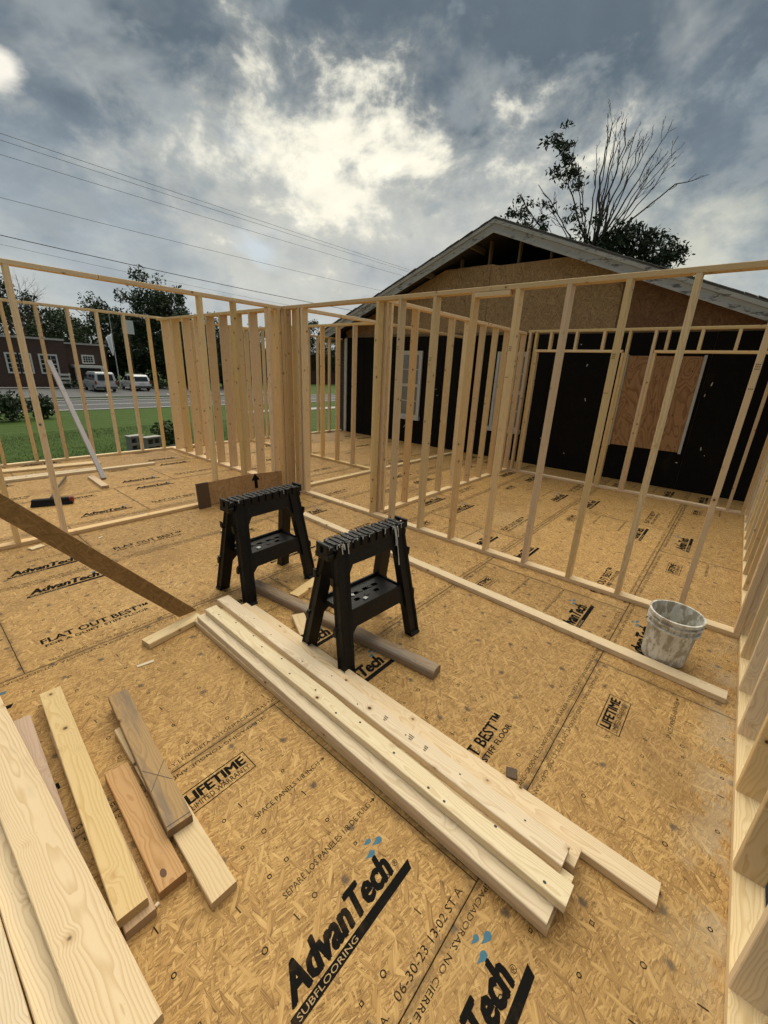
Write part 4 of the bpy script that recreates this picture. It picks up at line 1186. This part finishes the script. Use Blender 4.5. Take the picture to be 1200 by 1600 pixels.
def bucket():
    t_ = thing('bucket', 'white plastic bucket caked with grey plaster, standing behind the long loose 2x4', 'bucket', (2.955, .005, .0))
    t_.rotation_euler = (R(1.0), R(-1.5), .4); t_.scale = (.965, .965, .985)
    H = .350
    prof = [(.0, .004), (.118, .004), (.126, .012), (.1285, .03), (.1385, .255), (.1535, .254), (.1540, .268), (.1392, .271), (.1405, .298), (.1550, .300), (.1553, .310), (.1415, .313), (.1420, .328), (.1560, .331), (.1565, H), (.1440, H), (.1420, .33), (.125, .03), (.0, .018)]
    MB().lathe(prof, 56).build('body', M['bucket'], t_, smooth=False)
    for me in [t_.children[0].data]: me.shade_smooth(); me.set_sharp_from_angle(angle=R(38))
    for a in (0, math.pi):
        e = MB().box(-.014, .014, .1400, .1535, .272, .300)
        e.build('handle_ear', M['bucket'], t_, bevel=.003, rot=(0, 0, a))
    hp = [(.153 * math.sin(q) * 1.0, .156 * math.cos(q), .285 - .115 * math.sin(q)) for q in np.linspace(0, math.pi, 17)]
    MB().tube(hp, .0022, 6).build('wire_handle', plain('wire_dark', (.05, .05, .05), .4, metal=.6), t_)
bucket()
def broom():
    t_ = thing('push_broom', 'black push broom lying on the floor beyond the left partition', 'broom', (1.04, 6.04, 0))
    t_.rotation_euler = (0, 0, R(-20))
    bl = plain('bristle_black', (.012, .012, .013), .8); red = plain('broom_red', (.22, .03, .03), .5)
    MB().box(-.19, .19, -.03, .03, .055, .085).build('head', bl, t_, bevel=.006)
    br = MB()
    for i in range(26):
        for j in range(3):
            x0 = -.185 + i * .0148; y0 = -.024 + j * .022
            br.tube([(x0, y0, .056), (x0 * 1.07 + random.uniform(-.004, .004), y0 * 1.5, .004)], [.0065, .010], 5)
    br.build('bristles', bl, t_)
    MB().box(.168, .215, -.032, .032, .02, .088).build('red_end', red, t_, bevel=.006)
    c, s_ = math.cos(R(20)), math.sin(R(20))
    tip = Vector((.44 * c - 1.25 * s_, .44 * s_ + 1.25 * c, .03))
    MB().tube([(0, 0, .09), tip * .5 + Vector((0, 0, .055)), tip], .0125, 8).build('handle', plain('handle_dark', (.05, .035, .03), .5), t_)
broom()

# ------------------------------------------------------------------ things on the lawn by the outer wall
def cinder(label, x, y, z, rz):
    t_ = thing('concrete_block', label, 'concrete block', (x, y, z), rz, 'concrete blocks stacked by the outer wall')
    b = MB()
    b.box(-.195, .195, -.095, .095, 0, .030); b.box(-.195, .195, -.095, .095, .160, .190)
    for a in (-.195, -.016, .163): b.box(a, a + .032, -.095, .095, .0302, .1598)
    b.box(-.1628, .1628, .060, .0948, .0302, .1598)
    b.build('shell', M['block'], t_)
zb = gz(11.6)
for k, lv in enumerate(('bottom', 'middle', 'top')):
    cinder(lv + ' concrete block in the left column of the lawn pile', 4.08, 12.02, zb + .191 * k, .25)
    cinder(lv + ' concrete block in the right column of the lawn pile, nearer the deck', 4.33, 11.62, zb + .191 * k, .25)
tag(MB().box(-.21, .21, -.11, .11, 0, .03).build('cap_slab', M['concrete'], loc=(4.08, 12.03, zb + .574), rot=(0, 0, .25), bevel=.004), 'pale cap slab on the left side of the concrete block pile', 'slab')
tag(MB().box(-.23, .23, -.11, .11, 0, .03).build('cap_slab', M['concrete'], loc=(4.34, 11.62, zb + .574), rot=(0, 0, .25), bevel=.004), 'pale cap slab on the right side of the concrete block pile', 'slab')
def mound():
    n = 900; mb = MB()
    for k in range(n):
        r = abs(rng.normal(0, .5)); a = rng.random() * 6.283
        x, y = 5.15 + r * math.cos(a) * 1.3, 11.6 + r * math.sin(a) * .8; z = gz(y) + .30 * math.exp(-r * r * 2) * rng.random()
        s = .03 + .05 * rng.random()
        mb.hexa([(x + rng.normal(0, .2) * s + dx * s, y + rng.normal(0, .2) * s + dy * s, z + dz * s * .8) for dz in (-.6, .6) for dx, dy in ((-1, -1), (1, -1), (1, 1), (-1, 1))])
    tag(mb.build('rubble', M['soil']), 'dark mound of soil and rubble beside the concrete blocks', 'rubble', kind='stuff')
mound()

# ------------------------------------------------------------------ vegetation
def leaf_mat(name, c0, c1):
    m, t, b = new_mat(name)
    geo = t.node('ShaderNodeNewGeometry')
    n = t.noise(geo.outputs['Position'], .9, 4, .6); n2 = t.noise(geo.outputs['Position'], 7, 2, .6)
    t.put(b.inputs['Base Color'], t.mix(t.math('ADD', t.math('MULTIPLY', n, .6), t.math('MULTIPLY', n2, .4)), (*c0, 1), (*c1, 1)))
    b.inputs['Roughness'].default_value = .6; b.inputs['Specular IOR Level'].default_value = .25
    return m
M['leafdark'] = leaf_mat('leaf_dark', (.012, .024, .010), (.045, .070, .024))
M['leafmid'] = leaf_mat('leaf_mid', (.022, .042, .013), (.075, .105, .034))
M['leafblack'] = leaf_mat('leaf_silhouette', (.014, .022, .012), (.032, .048, .022))
M['bark'] = plain('bark', (.055, .045, .036), .9, .4, 10)

def leaf_faces(centres, size, rs, stretch=1.6, droop=0.):
    n = len(centres)
    d = rs.normal(size=(n, 3)); d[:, 2] -= droop; d /= np.linalg.norm(d, axis=1)[:, None]
    q = rs.normal(size=(n, 3)); q = np.cross(d, q); q /= np.linalg.norm(q, axis=1)[:, None] + 1e-9
    s = size * (.6 + .8 * rs.random(n))[:, None]
    v = np.empty((n, 4, 3))
    v[:, 0] = centres - d * s * stretch * .5; v[:, 1] = centres + q * s * .35; v[:, 2] = centres + d * s * stretch * .5; v[:, 3] = centres - q * s * .35
    return v.reshape(-1, 3), np.arange(4 * n).reshape(-1, 4)

def far_tree(name, label, x, y, h, w, seed, mat, n=2600, size=.38, cat='tree', group=None, trunkfrac=.22):
    rs = np.random.default_rng(seed); z0 = gz(y)
    t_ = thing(name, label, cat, (x, y, z0), 0, group)
    limbs = MB(); tips = []
    limbs.tube([(0, 0, -.3), (.05 * h * rs.normal() * .3, 0, h * trunkfrac), (rs.normal() * .03 * h, rs.normal() * .03 * h, h * .8)], [h * .026, h * .020, h * .006], 7)
    for k in range(11):
        a = rs.random() * 6.283; zz = h * (trunkfrac + .55 * rs.random()); L = w * (.25 + .25 * rs.random())
        e = (math.cos(a) * L, math.sin(a) * L, zz + L * .6)
        limbs.tube([(0, 0, zz), e], [h * .010, h * .003], 5); tips.append(e)
    limbs.build('trunk', M['bark'], t_)
    # clumps spread through the crown
    nc = 46; cl = []
    while len(cl) < nc:
        p = rs.uniform(-1, 1, 3)
        if p @ p < 1 and (p @ p > .18): cl.append(p)
    cl = np.array(cl); cl[:, 2] = cl[:, 2] * (h * (1 - trunkfrac) * .52) + h * (trunkfrac + (1 - trunkfrac) * .5)
    prof = np.clip(1.15 - np.abs((cl[:, 2] / h) - .5) * .9, .4, 1.1)
    cl[:, 0] *= w * .5 * prof; cl[:, 1] *= w * .5 * prof
    which = rs.integers(0, nc, n); rad = w * .115 * (.6 + .8 * rs.random(nc))
    d = rs.normal(size=(n, 3)); d /= np.linalg.norm(d, axis=1)[:, None]
    c = cl[which] + d * (rad[which] * (.35 + .75 * rs.random(n)))[:, None]
    v, f = leaf_faces(c, size, rs)
    me = mesh_from('crown', v, f.tolist()); link('crown', me, mat, t_)
    return t_

def pol(az, d): return d * math.cos(R(az)), d * math.sin(R(az))
FT = 'trees behind the parking lot'
trees = [(68.0, 68, 13.6, 8.5, 'leafdark', 'tallest dark tree rising above the top plate left of the wall corner'),
         (65.0, 69, 12.4, 7.5, 'leafdark', 'dark tree just right of the tallest one, behind the far corner studs'),
         (71.5, 70, 10.2, 8, 'leafdark', 'dark tree left of the tallest one, behind the white car'),
         (73.6, 74, 10.6, 8.5, 'leafmid', 'green tree rising behind the flat brick roof, above the van'),
         (76.0, 76, 8.8, 8.5, 'leafmid', 'lower green tree behind the middle of the brick building'),
         (78.2, 73, 8.2, 8, 'leafmid', 'low bushy tree behind the left part of the brick building'),
         (80.4, 70, 11.6, 9, 'leafdark', 'tall dark tree at the left edge of the picture behind the brick building'),
         (83.5, 72, 11.5, 9, 'leafdark', 'dark tree beyond the left edge, behind the brick building'),
         (69.6, 69, 9.0, 6.8, 'leafdark', 'dark bushy tree right behind the white car and flagpole'),
         (66.8, 67, 9.2, 7.5, 'leafdark', 'dense dark tree right of the white car'),
         (63.6, 64, 9.2, 7.5, 'leafdark', 'dark tree seen through the gaps between the far corner studs'),
         (60.8, 66, 9.0, 8, 'leafdark', 'dark tree seen between studs of the middle partition'),
         (57.5, 84, 10.2, 7.5, 'leafmid', 'tree crown just showing above the middle partition top plate'),
         (49.0, 92, 12.5, 7.5, 'leafdark', 'far tree whose crown shows left of the house eave'),
         (52.5, 94, 10.5, 8, 'leafmid', 'far tree behind the distant red brick building, left side'),
         (45.0, 95, 11, 8, 'leafdark', 'far tree hidden mostly behind the house eave')]
for i, (az, d, h, w, mt, lab) in enumerate(trees):
    x, y = pol(az, d)
    far_tree('leafy_tree', lab, x, y, h, w * 1.15, 100 + i, M[mt], n=7500, size=.24, group=FT, trunkfrac=.05 if i not in (0, 12, 13) else .12)

def bush(label, x, y, r, h, seed, mat, n=900, size=.13):
    rs = np.random.default_rng(seed); t_ = thing('bush', label, 'bush', (x, y, gz(y)))
    st_ = MB()
    for k in range(7):
        a = rs.random() * 6.28; st_.tube([(0, 0, -.05), (math.cos(a) * r * .6, math.sin(a) * r * .6, h * .75)], [.02, .006], 5)
    st_.build('stem', M['bark'], t_)
    d = rs.normal(size=(n, 3)); d /= np.linalg.norm(d, axis=1)[:, None]
    c = d * (.3 + .75 * rs.random(n))[:, None] * np.array([r, r, h * .5]) + np.array([0, 0, h * .5])
    c[:, 2] = np.abs(c[:, 2])
    v, f = leaf_faces(c, size, rs); link('foliage', mesh_from('foliage', v, f.tolist()), mat, t_)
bush('leafy bush at the left edge of the lawn by the road', 4.1, 28.9, .85, 1.55, 5, M['leafdark'])
bush('second leafy bush by the road, just right of the first', 5.6, 29.6, .65, 1.35, 6, M['leafdark'])
bush('low bush on the lawn behind the concrete blocks', 5.9, 14.2, .55, .75, 7, M['leafmid'], 600, .09)
bush('clipped hedge bush in front of the brick building, beside its entrance', 13.6, 56.3, 1.2, .9, 8, M['leafdark'])
bush('clipped hedge bush right of the white car', 22.2, 55.0, 1.6, 1.1, 9, M['leafdark'])

# bare upright tree with leafy patches behind the house
def dead_tree():
    cx, cy = 19.1, 6.0; rv = Vector((cy, -cx, 0)).normalized(); dv = Vector((cx, cy, 0)).normalized()
    rs = np.random.default_rng(21)
    t_ = thing('half_bare_tree', 'half-bare tree with leafy patches rising behind the gabled roof', 'tree', (cx, cy, gz(0)))
    z0 = gz(0)
    W = lambda r, d, z: Vector((rv.x * r + dv.x * d, rv.y * r + dv.y * d, z - z0))
    limbs = MB(); twig_ends = []
    limbs.tube([W(.05, 0, z0 - .3), W(-.05, .05, 2.0), W(0, 0, 4.2), W(.02, 0, 5.6)], [.30, .22, .17, .15], 9)
    def grow(p0, p1, r0, r1, depth, bend=.12):
        n = 6; L = (p1 - p0).length
        off = Vector((rs.normal(), rs.normal(), rs.normal() * .4)) * L * bend * .5
        pts = [p0.lerp(p1, i / n) + off * math.sin(math.pi * i / n) + Vector((rs.normal(), rs.normal(), 0)) * .012 * L * (0 < i < n) for i in range(n + 1)]
        rad = [r0 + (r1 - r0) * i / n for i in range(n + 1)]
        limbs.tube(pts, rad, 6 if r0 > .02 else 4, cap=False)
        if depth == 0: return
        dirn = (p1 - p0).normalized()
        for k in range(4 if depth > 1 else 3):
            i = rs.integers(2, n + 1); s = pts[i]
            ax = Vector((rs.normal(), rs.normal(), rs.normal())).cross(dirn).normalized()
            nd = (dirn + ax * rs.uniform(.25, .62) + Vector((0, 0, .18))).normalized()
            l = L * rs.uniform(.22, .42) * (1.1 - .4 * i / n)
            grow(s, s + nd * l, rad[i] * .55, max(.0075, rad[i] * .25), depth - 1, .18)
    base = W(.02, 0, 5.5)
    mains = [(-.02, .1, 11.2, .060), (.42, -.3, 11.05, .050), (.80, .4, 10.85, .050), (1.68, .2, 10.35, .050), (2.0, -.3, 9.3, .035), (1.1, .3, 10.5, .04), (-.15, -.4, 10.9, .04), (.15, .3, 11.0, .045), (-.38, .5, 10.4, .045), (1.25, -.5, 10.0, .040),
             (-1.50, .1, 10.2, .045), (-.75, .6, 9.6, .040), (1.5, -.3, 9.2, .035), (-2.25, -.2, 9.2, .035), (-1.1, -.2, 10.0, .03), (1.85, .4, 9.9, .035), (2.1, 0, 9.7, .03), (.30, .8, 10.7, .045), (.62, -.6, 10.2, .04), (-1.9, .5, 8.6, .03)]
    for (r, d, z, rad) in mains:
        z = 5.5 + (z - 5.5) * .87
        s = W(r * .06 + .02, d * .1, 5.5 + rs.uniform(0, 1.0)); m_ = W(r * .45, d * .5, 5.5 + (z - 5.5) * .52)
        grow(s, m_, rad, rad * .62, 1, .10); grow(m_, W(r, d, z), rad * .62, .011, 2, .10)
    # stub limb reaching right
    grow(W(.05, -.2, 5.6), W(1.22, -.3, 7.35), .085, .055, 0, .03)
    grow(W(1.22, -.3, 7.30), W(2.35, -.3, 8.25), .030, .018, 1, .05); grow(W(2.35, -.3, 8.25), W(3.15, -.3, 8.42), .018, .006, 1, .08)
    # stem of the leafy left tuft
    grow(W(-.6, .3, 5.5), W(-2.7, .3, 8.2), .05, .012, 2, .08)
    limbs.build('limbs', M['bark'], t_)
    # leaves in sprays: clustered, pointed, hanging
    C = []
    def spray(r, d, z, sr, sz, n):
        n = int(n * 1.5); k = max(3, n // 30)
        cs = np.stack([rs.normal(r, sr, k), rs.normal(d, .3, k), rs.normal(z, sz, k)], 1)
        w = rs.integers(0, k, n); C.append(cs[w] + rs.normal(0, 1, (n, 3)) * np.array([.13, .10, .075]))
    spray(-1.72, .1, 10.15, .20, .20, 190); spray(-1.45, .1, 9.75, .12, .26, 90); spray(-1.28, .1, 9.15, .20, .27, 230); spray(-1.05, .1, 8.7, .14, .18, 60)
    spray(-.72, .1, 7.75, .2, .34, 110); spray(-1.65, .2, 7.9, .28, .18, 60); spray(-.4, 0, 7.0, .28, .4, 130)
    spray(-2.9, .3, 8.15, .30, .28, 170); spray(-2.35, .3, 7.75, .24, .32, 120); spray(-1.9, .3, 7.3, .24, .28, 80)
    spray(.7, -.2, 6.5, .46, .32, 800); spray(1.5, -.2, 6.6, .50, .32, 760); spray(2.2, -.2, 6.25, .46, .28, 560); spray(2.9, -.2, 6.1, .22, .18, 180); spray(1.8, -.2, 5.8, .5, .3, 700); spray(.3, 0, 6.2, .3, .4, 600)
    P = np.concatenate(C); n = len(P)
    Wp = np.stack([P[:, 0] * rv.x + P[:, 1] * dv.x, P[:, 0] * rv.y + P[:, 1] * dv.y, P[:, 2] - z0], 1)
    v, f = leaf_faces(Wp, .085, rs, 2.1, .45)
    link('foliage', mesh_from('foliage', v, f.tolist()), M['leafblack'], t_)
dead_tree()
# bare tree at the far left
def bare_far():
    x, y = pol(79.6, 66); rs = np.random.default_rng(8); t_ = thing('bare_tree', 'thin leafless tree above the brick building at the left edge', 'tree', (x, y, gz(60)))
    mb = MB()
    def g(p, d, L, r, k):
        e = p + d * L; mb.tube([p, e], [r, r * .6], 5)
        if k:
            for _ in range(4):
                nd = (d + Vector((rs.normal(), rs.normal(), rs.normal() * .4 + .2)) * .45).normalized(); g(p + d * L * rs.uniform(.5, 1), nd, L * .62, r * .5, k - 1)
    g(Vector((0, 0, -.3)), Vector((0, 0, 1)), 6.2, .10, 4)
    mb.build('limbs', M['bark'], t_)
bare_far()

# ------------------------------------------------------------------ far buildings, flag, cars
M['dark'] = plain('dark_void', (.012, .012, .013), .6)
def build_brick():
    G = gz(60); X0, X1, Y0, Y1 = -16., 18.4, 57.6, 72.
    t_ = thing('brick_building', 'low flat-roofed brick building with white sash windows across the road', 'building', (X0, Y0, G))
    def add(nm, x0, x1, y0, y1, z0, z1, mat, par=t_, bevel=0.):
        return MB().box(x0 - X0, x1 - X0, y0 - Y0, y1 - Y0, z0 - G, z1 - G).build(nm, mat, par, bevel=bevel)
    add('wall', X0, 14.0, Y0, Y1, G - .2, 3.15, M['brick'])
    add('wall', 14.01, X1, Y0 + 1.5, Y1, G - .2, 2.9, M['brick'])
    add('parapet', X0 - .08, 14.05, Y0 - .08, Y1, 3.152, 3.35, M['concrete'])
    add('parapet', 14.06, X1 + .1, Y0 + 1.4, Y1, 2.902, 3.08, M['concrete'])
    def win(x0, x1, z0, z1, y=Y0, nx=3, nz=4):
        w = add('window', x0, x1, y - .02, y - .003, z0, z1, M['panedark'])
        f = MB(); o = (-X0, -(Y0), -G)
        def bx(a, b, c, d, e=.06): f.box(a - X0, b - X0, y - e - Y0, y - .021 - Y0, c - G, d - G)
        bx(x0 - .12, x0 + .03, z0 - .12, z1 + .12); bx(x1 - .03, x1 + .12, z0 - .12, z1 + .12); bx(x0 + .031, x1 - .031, z1 - .03, z1 + .12); bx(x0 + .031, x1 - .031, z0 - .12, z0 + .03)
        f.build('frame', M['trimwhite'], w)
        g = MB()
        def gx(a, b, c, d): g.box(a - X0, b - X0, y - .045 - Y0, y - .0215 - Y0, c - G, d - G)
        for k in range(1, nx): gx(x0 + (x1 - x0) * k / nx - .02, x0 + (x1 - x0) * k / nx + .02, z0 + .031, z1 - .031)
        for k in range(1, nz): 
            e = .045 if k * 2 == nz else .018
            for q in range(nx): gx(x0 + .03 + (x1 - x0 - .06) * q / nx + .021, x0 + .03 + (x1 - x0 - .06) * (q + 1) / nx - .021, z0 + (z1 - z0) * k / nz - e, z0 + (z1 - z0) * k / nz + e)
        g.build('muntins', M['trimwhite'], w)
        return w
    for x0, x1 in ((8.95, 9.85), (9.95, 10.85), (11.65, 13.05), (5.6, 7.0), (2.4, 3.8)): win(x0, x1, -.15, 1.62, nz=4, nx=3)
    # entrance: projecting white canopy on posts, transom window above, dark doorway
    win(15.9, 16.9, 1.0, 1.72, y=Y0 + 1.5, nx=4, nz=3)
    c = add('entrance_canopy', 14.55, 17.3, Y0 - .2, Y0 + 1.49, .45, .72, M['trimwhite'])
    add('post', 14.6, 14.75, Y0 - .15, Y0, G, .449, M['trimwhite'], c); add('post', 17.1, 17.25, Y0 - .15, Y0, G, .449, M['trimwhite'], c)
    d = add('door', 15.0, 16.9, Y0 + 1.44, Y0 + 1.499, G, .42, M['dark'])
    add('frame', 14.9, 14.999, Y0 + 1.42, Y0 + 1.499, G, .44, M['trimwhite'], d)
build_brick()
def build_far():
    G = gz(60); 
    t_ = thing('distant_building', 'distant red brick building seen through the studs left of the house corner', 'building', (54, 70, G))
    MB().box(-14, 12, 0, 14, -.3, 5.6).build('wall', M['brick2'], t_)
    MB().box(-14.2, 12.2, -.2, 14, 5.61, 6.1).build('cornice', M['trimwhite'], t_)
    for k in range(6):
        x = -12 + k * 3.8
        w = MB().box(x, x + 1.3, -.05, -.01, 1.6, 3.8).build('window', M['panedark'], t_)
        f = MB(); f.box(x - .12, x, -.09, -.01, 1.48, 3.92); f.box(x + 1.3, x + 1.42, -.09, -.01, 1.48, 3.92); f.build('frame', M['trimwhite'], w)
build_far()
def flag():
    G = gz(60); x, y = 18.3, 56.0
    t_ = thing('flagpole', 'flagpole with a limp pale flag standing behind the parked cars', 'flagpole', (x, y, G))
    MB().tube([(0, 0, -.2), (0, 0, 8.3)], [.07, .035], 8).build('pole', M['concrete'], t_)
    MB().lathe([(0, 8.28), (.08, 8.34), (.08, 8.42), (0, 8.48)], 8).build('finial', M['trimwhite'], t_)
    n = 14; vs = []; fs = []
    for i in range(n):
        for j in range(8):
            u = i / (n - 1); v = j / 7
            vs.append((.05 - .95 * u * (.35 + .65 * v) * .8 + .03 * math.sin(9 * u), .12 * math.sin(8 * u + 2 * v), 4.3 + 1.75 * v + .0 - .75 * u * (1 - .2 * v)))
    for i in range(n - 1):
        for j in range(7): fs.append((i * 8 + j, i * 8 + j + 1, (i + 1) * 8 + j + 1, (i + 1) * 8 + j))
    o = link('flag', mesh_from('flag', vs, fs, True), plain('flag_cloth', (.78, .79, .80), .8, .1, 2), t_)
    sm = o.modifiers.new('s', 'SOLIDIFY'); sm.thickness = .012
flag()
def signboard():
    G = gz(60)
    t_ = thing('banner_sign', 'pale square banner hanging in front of the dark trees, right of the flag', 'sign', (20.6, 57.5, G))
    MB().box(-.62, .62, -.02, .02, 6.1, 7.6).build('panel', plain('banner_cloth', (.55, .56, .55), .8, .2, 2), t_)
    MB().tube([(.0, .06, -.2), (.0, .06, 7.7)], .06, 8).build('pole', M['bark'], t_)
    f = thing('rail_barrier', 'small white striped barrier in front of the brick building wall', 'barrier', (13.05, 55.6, G))
    for z in (.55, .95, 1.35): MB().box(-.5, .5, -.03, .03, z, z + .2).build('rail', M['trimwhite'], f)
    for x in (-.42, .42): MB().box(x - .05, x + .05, .031, .09, -.1, 1.6).build('post', M['trimwhite'], f)
signboard()

def car_paint(name, col):
    m, t, b = new_mat(name)
    tc = t.node('ShaderNodeTexCoord'); n = t.noise(tc.outputs['Object'], 2, 3, .5)
    t.put(b.inputs['Base Color'], t.mix(n, tuple(c * .9 for c in col) + (1,), tuple(c * 1.05 for c in col) + (1,)))
    b.inputs['Roughness'].default_value = .3; b.inputs['Coat Weight'].default_value = .6; b.inputs['Coat Roughness'].default_value = .1
    return m
M['rubber'] = plain('tyre_rubber', (.018, .018, .018), .85)
M['tail'] = plain('tail_light', (.25, .015, .012), .3)
M['metal'] = plain('wheel_metal', (.35, .35, .36), .35, metal=.8)
M['bumper'] = plain('bumper_dark', (.05, .05, .052), .5)
def vehicle(name, label, cat, loc, heading, prof, roof, width, paint, sidewin, rearwin, wheels, two_rear=False, wr=.34, bump_mat=None):
    """local +X is forward; prof = lower body outline (x,z); roof = greenhouse outline"""
    t_ = thing(name, label, cat, loc, heading)
    hw = width / 2
    def shell(poly, w0, w1, z0, z1):
        n = len(poly); wf = lambda z: w0 + (w1 - w0) * min(1, max(0, (z - z0) / (z1 - z0)))
        vs = [(x, -wf(z), z) for x, z in poly] + [(x, wf(z), z) for x, z in poly]
        return MB().add(vs, [tuple(range(n))[::-1], tuple(range(n, 2 * n))] + [(i, (i + 1) % n, n + (i + 1) % n, n + i) for i in range(n)]), wf
    zt = max(z for _, z in prof); zr = max(z for _, z in roof)
    b, _ = shell(prof, hw - .03, hw, .2, .7); b.build('body', paint, t_, bevel=.05)
    g, wf = shell(roof, hw - .04, hw - .17, zt - .05, zr); cab = g.build('cabin', paint, t_, bevel=.06)
    for (a, c, z0, z1) in sidewin:
        for s in (-1, 1):
            MB().hexa([(a, s * (wf(z0) + .002), z0), (c, s * (wf(z0) + .002), z0), (c, s * (wf(z0) + .012), z0), (a, s * (wf(z0) + .012), z0),
                       (a + .06, s * (wf(z1) + .002), z1), (c - .06, s * (wf(z1) + .002), z1), (c - .06, s * (wf(z1) + .012), z1), (a + .06, s * (wf(z1) + .012), z1)]).build('side_window', M['panedark'], t_)
    xr0, z0, xr1, z1 = rearwin
    for (y0, y1) in (((-.68, -.05), (.05, .68)) if two_rear else ((-.66, .66),)):
        MB().hexa([(xr0 - .015, y0, z0), (xr0 - .004, y0, z0), (xr0 - .004, y1, z0), (xr0 - .015, y1, z0), (xr1 - .015, y0 * .94, z1), (xr1 - .004, y0 * .94, z1), (xr1 - .004, y1 * .94, z1), (xr1 - .015, y1 * .94, z1)]).build('rear_window', M['panedark'], t_)
    xmin = min(x for x, _ in prof)
    MB().box(xmin - .09, xmin + .06, -hw + .04, hw - .04, .38, .56).build('rear_bumper', bump_mat or M['bumper'], t_, bevel=.03)
    MB().box(xmin - .018, xmin - .004, -.26, .26, .72, .86).build('number_plate', M['trimwhite'], t_)
    for s in (-1, 1):
        MB().box(xmin - .03, xmin + .1, min(s * (hw - .16), s * (hw + .004)), max(s * (hw - .16), s * (hw + .004)), .75, 1.12).build('tail_light', M['tail'], t_, bevel=.01)
    for x in wheels:
        for s in (-1, 1):
            y = s * (hw - .10)
            w = MB(); n = 22
            prof_w = [(.0, -.1), (wr * .9, -.1), (wr, -.07), (wr, .07), (wr * .9, .1), (.0, .1)]
            vs = []; fs = []
            for r, q in prof_w:
                for k in range(n):
                    a = 2 * math.pi * k / n; vs.append((x + r * math.cos(a), y + q, wr + r * math.sin(a)))
            for i in range(len(prof_w) - 1):
                for k in range(n): fs.append((i * n + k, i * n + (k + 1) % n, (i + 1) * n + (k + 1) % n, (i + 1) * n + k))
            wl = w.add(vs, fs).build('wheel', M['rubber'], t_)
            rm = MB(); yo = y + s * .102
            vs = [(x + wr * .58 * math.cos(2 * math.pi * k / n), yo, wr + wr * .58 * math.sin(2 * math.pi * k / n)) for k in range(n)] + [(x, yo + s * .01, wr)]
            rm.add(vs, [(k, (k + 1) % n, n) for k in range(n)]).build('rim', M['metal'], wl)
    return t_
G = gz(60) + .024
vehicle('minivan', 'silver minivan parked in front of the brick building, rear toward the deck', 'van', (15.05, 51.9, G), R(73 + 15),
        [(-2.35, .32), (-2.40, .55), (-2.40, 1.05), (1.35, 1.08), (2.25, .92), (2.42, .70), (2.42, .30)],
        [(-2.38, 1.04), (-2.25, 1.80), (-2.05, 1.92), (.55, 1.92), (.95, 1.80), (1.55, 1.06)], 1.95, car_paint('silver_paint', (.42, .43, .44)),
        [(-2.15, -1.15, 1.16, 1.66), (-1.08, .05, 1.16, 1.66), (.12, 1.15, 1.16, 1.62)], (-2.40, 1.14, -2.30, 1.72), (-1.45, 1.5), True, .35)
vehicle('parked_car', 'white hatchback-style car parked right of the silver minivan', 'car', (18.85, 52.9, G), R(71 + 17),
        [(-2.15, .34), (-2.25, .55), (-2.22, .98), (1.15, 1.02), (2.10, .86), (2.25, .62), (2.22, .32)],
        [(-2.17, .98), (-1.85, 1.58), (-1.60, 1.70), (.10, 1.72), (.50, 1.60), (1.25, 1.01)], 1.86, car_paint('white_paint', (.66, .66, .65)),
        [(-1.75, -.55, 1.08, 1.52), (-.48, .70, 1.08, 1.50)], (-2.19, 1.06, -1.93, 1.50), (-1.35, 1.4), False, .34)

# ------------------------------------------------------------------ overhead lines along the road
M['wire'] = plain('cable_black', (.035, .036, .04), .6)
def wire(label, Yw, k_left, k_right, sag, r):
    """k: height above the camera per metre of Yw, at the ends of the visible stretch"""
    pts = []
    xl, xr = Yw / math.tan(R(84)), Yw / math.tan(R(30))
    for i in range(41):
        u = -.6 + 2.0 * i / 40
        x = xl + (xr - xl) * u
        z = 1.713 + Yw * (k_left + (k_right - k_left) * u) - sag * (1 - (2 * u - 1) ** 2)
        pts.append((x, Yw, z))
    tag(MB().tube(pts, r, 5).build('overhead_cable', M['wire']), label, 'cable', 'overhead cables along the road')
wire('highest of the overhead cables crossing the sky', 31.5, .3275, .338, .10, .011)
wire('overhead cable running just under the highest one', 31.2, .318, .332, .10, .010)
wire('third overhead cable from the top', 31.0, .298, .318, .15, .010)
wire('fourth overhead cable, low across the left half of the sky', 30.5, .2375, .262, .25, .010)
wire('thick lowest cable sagging toward the tallest tree', 30.0, .185, .185, .45, .020)
wire('thin low cable just below the thick sagging one', 30.2, .172, .165, .5, .007)
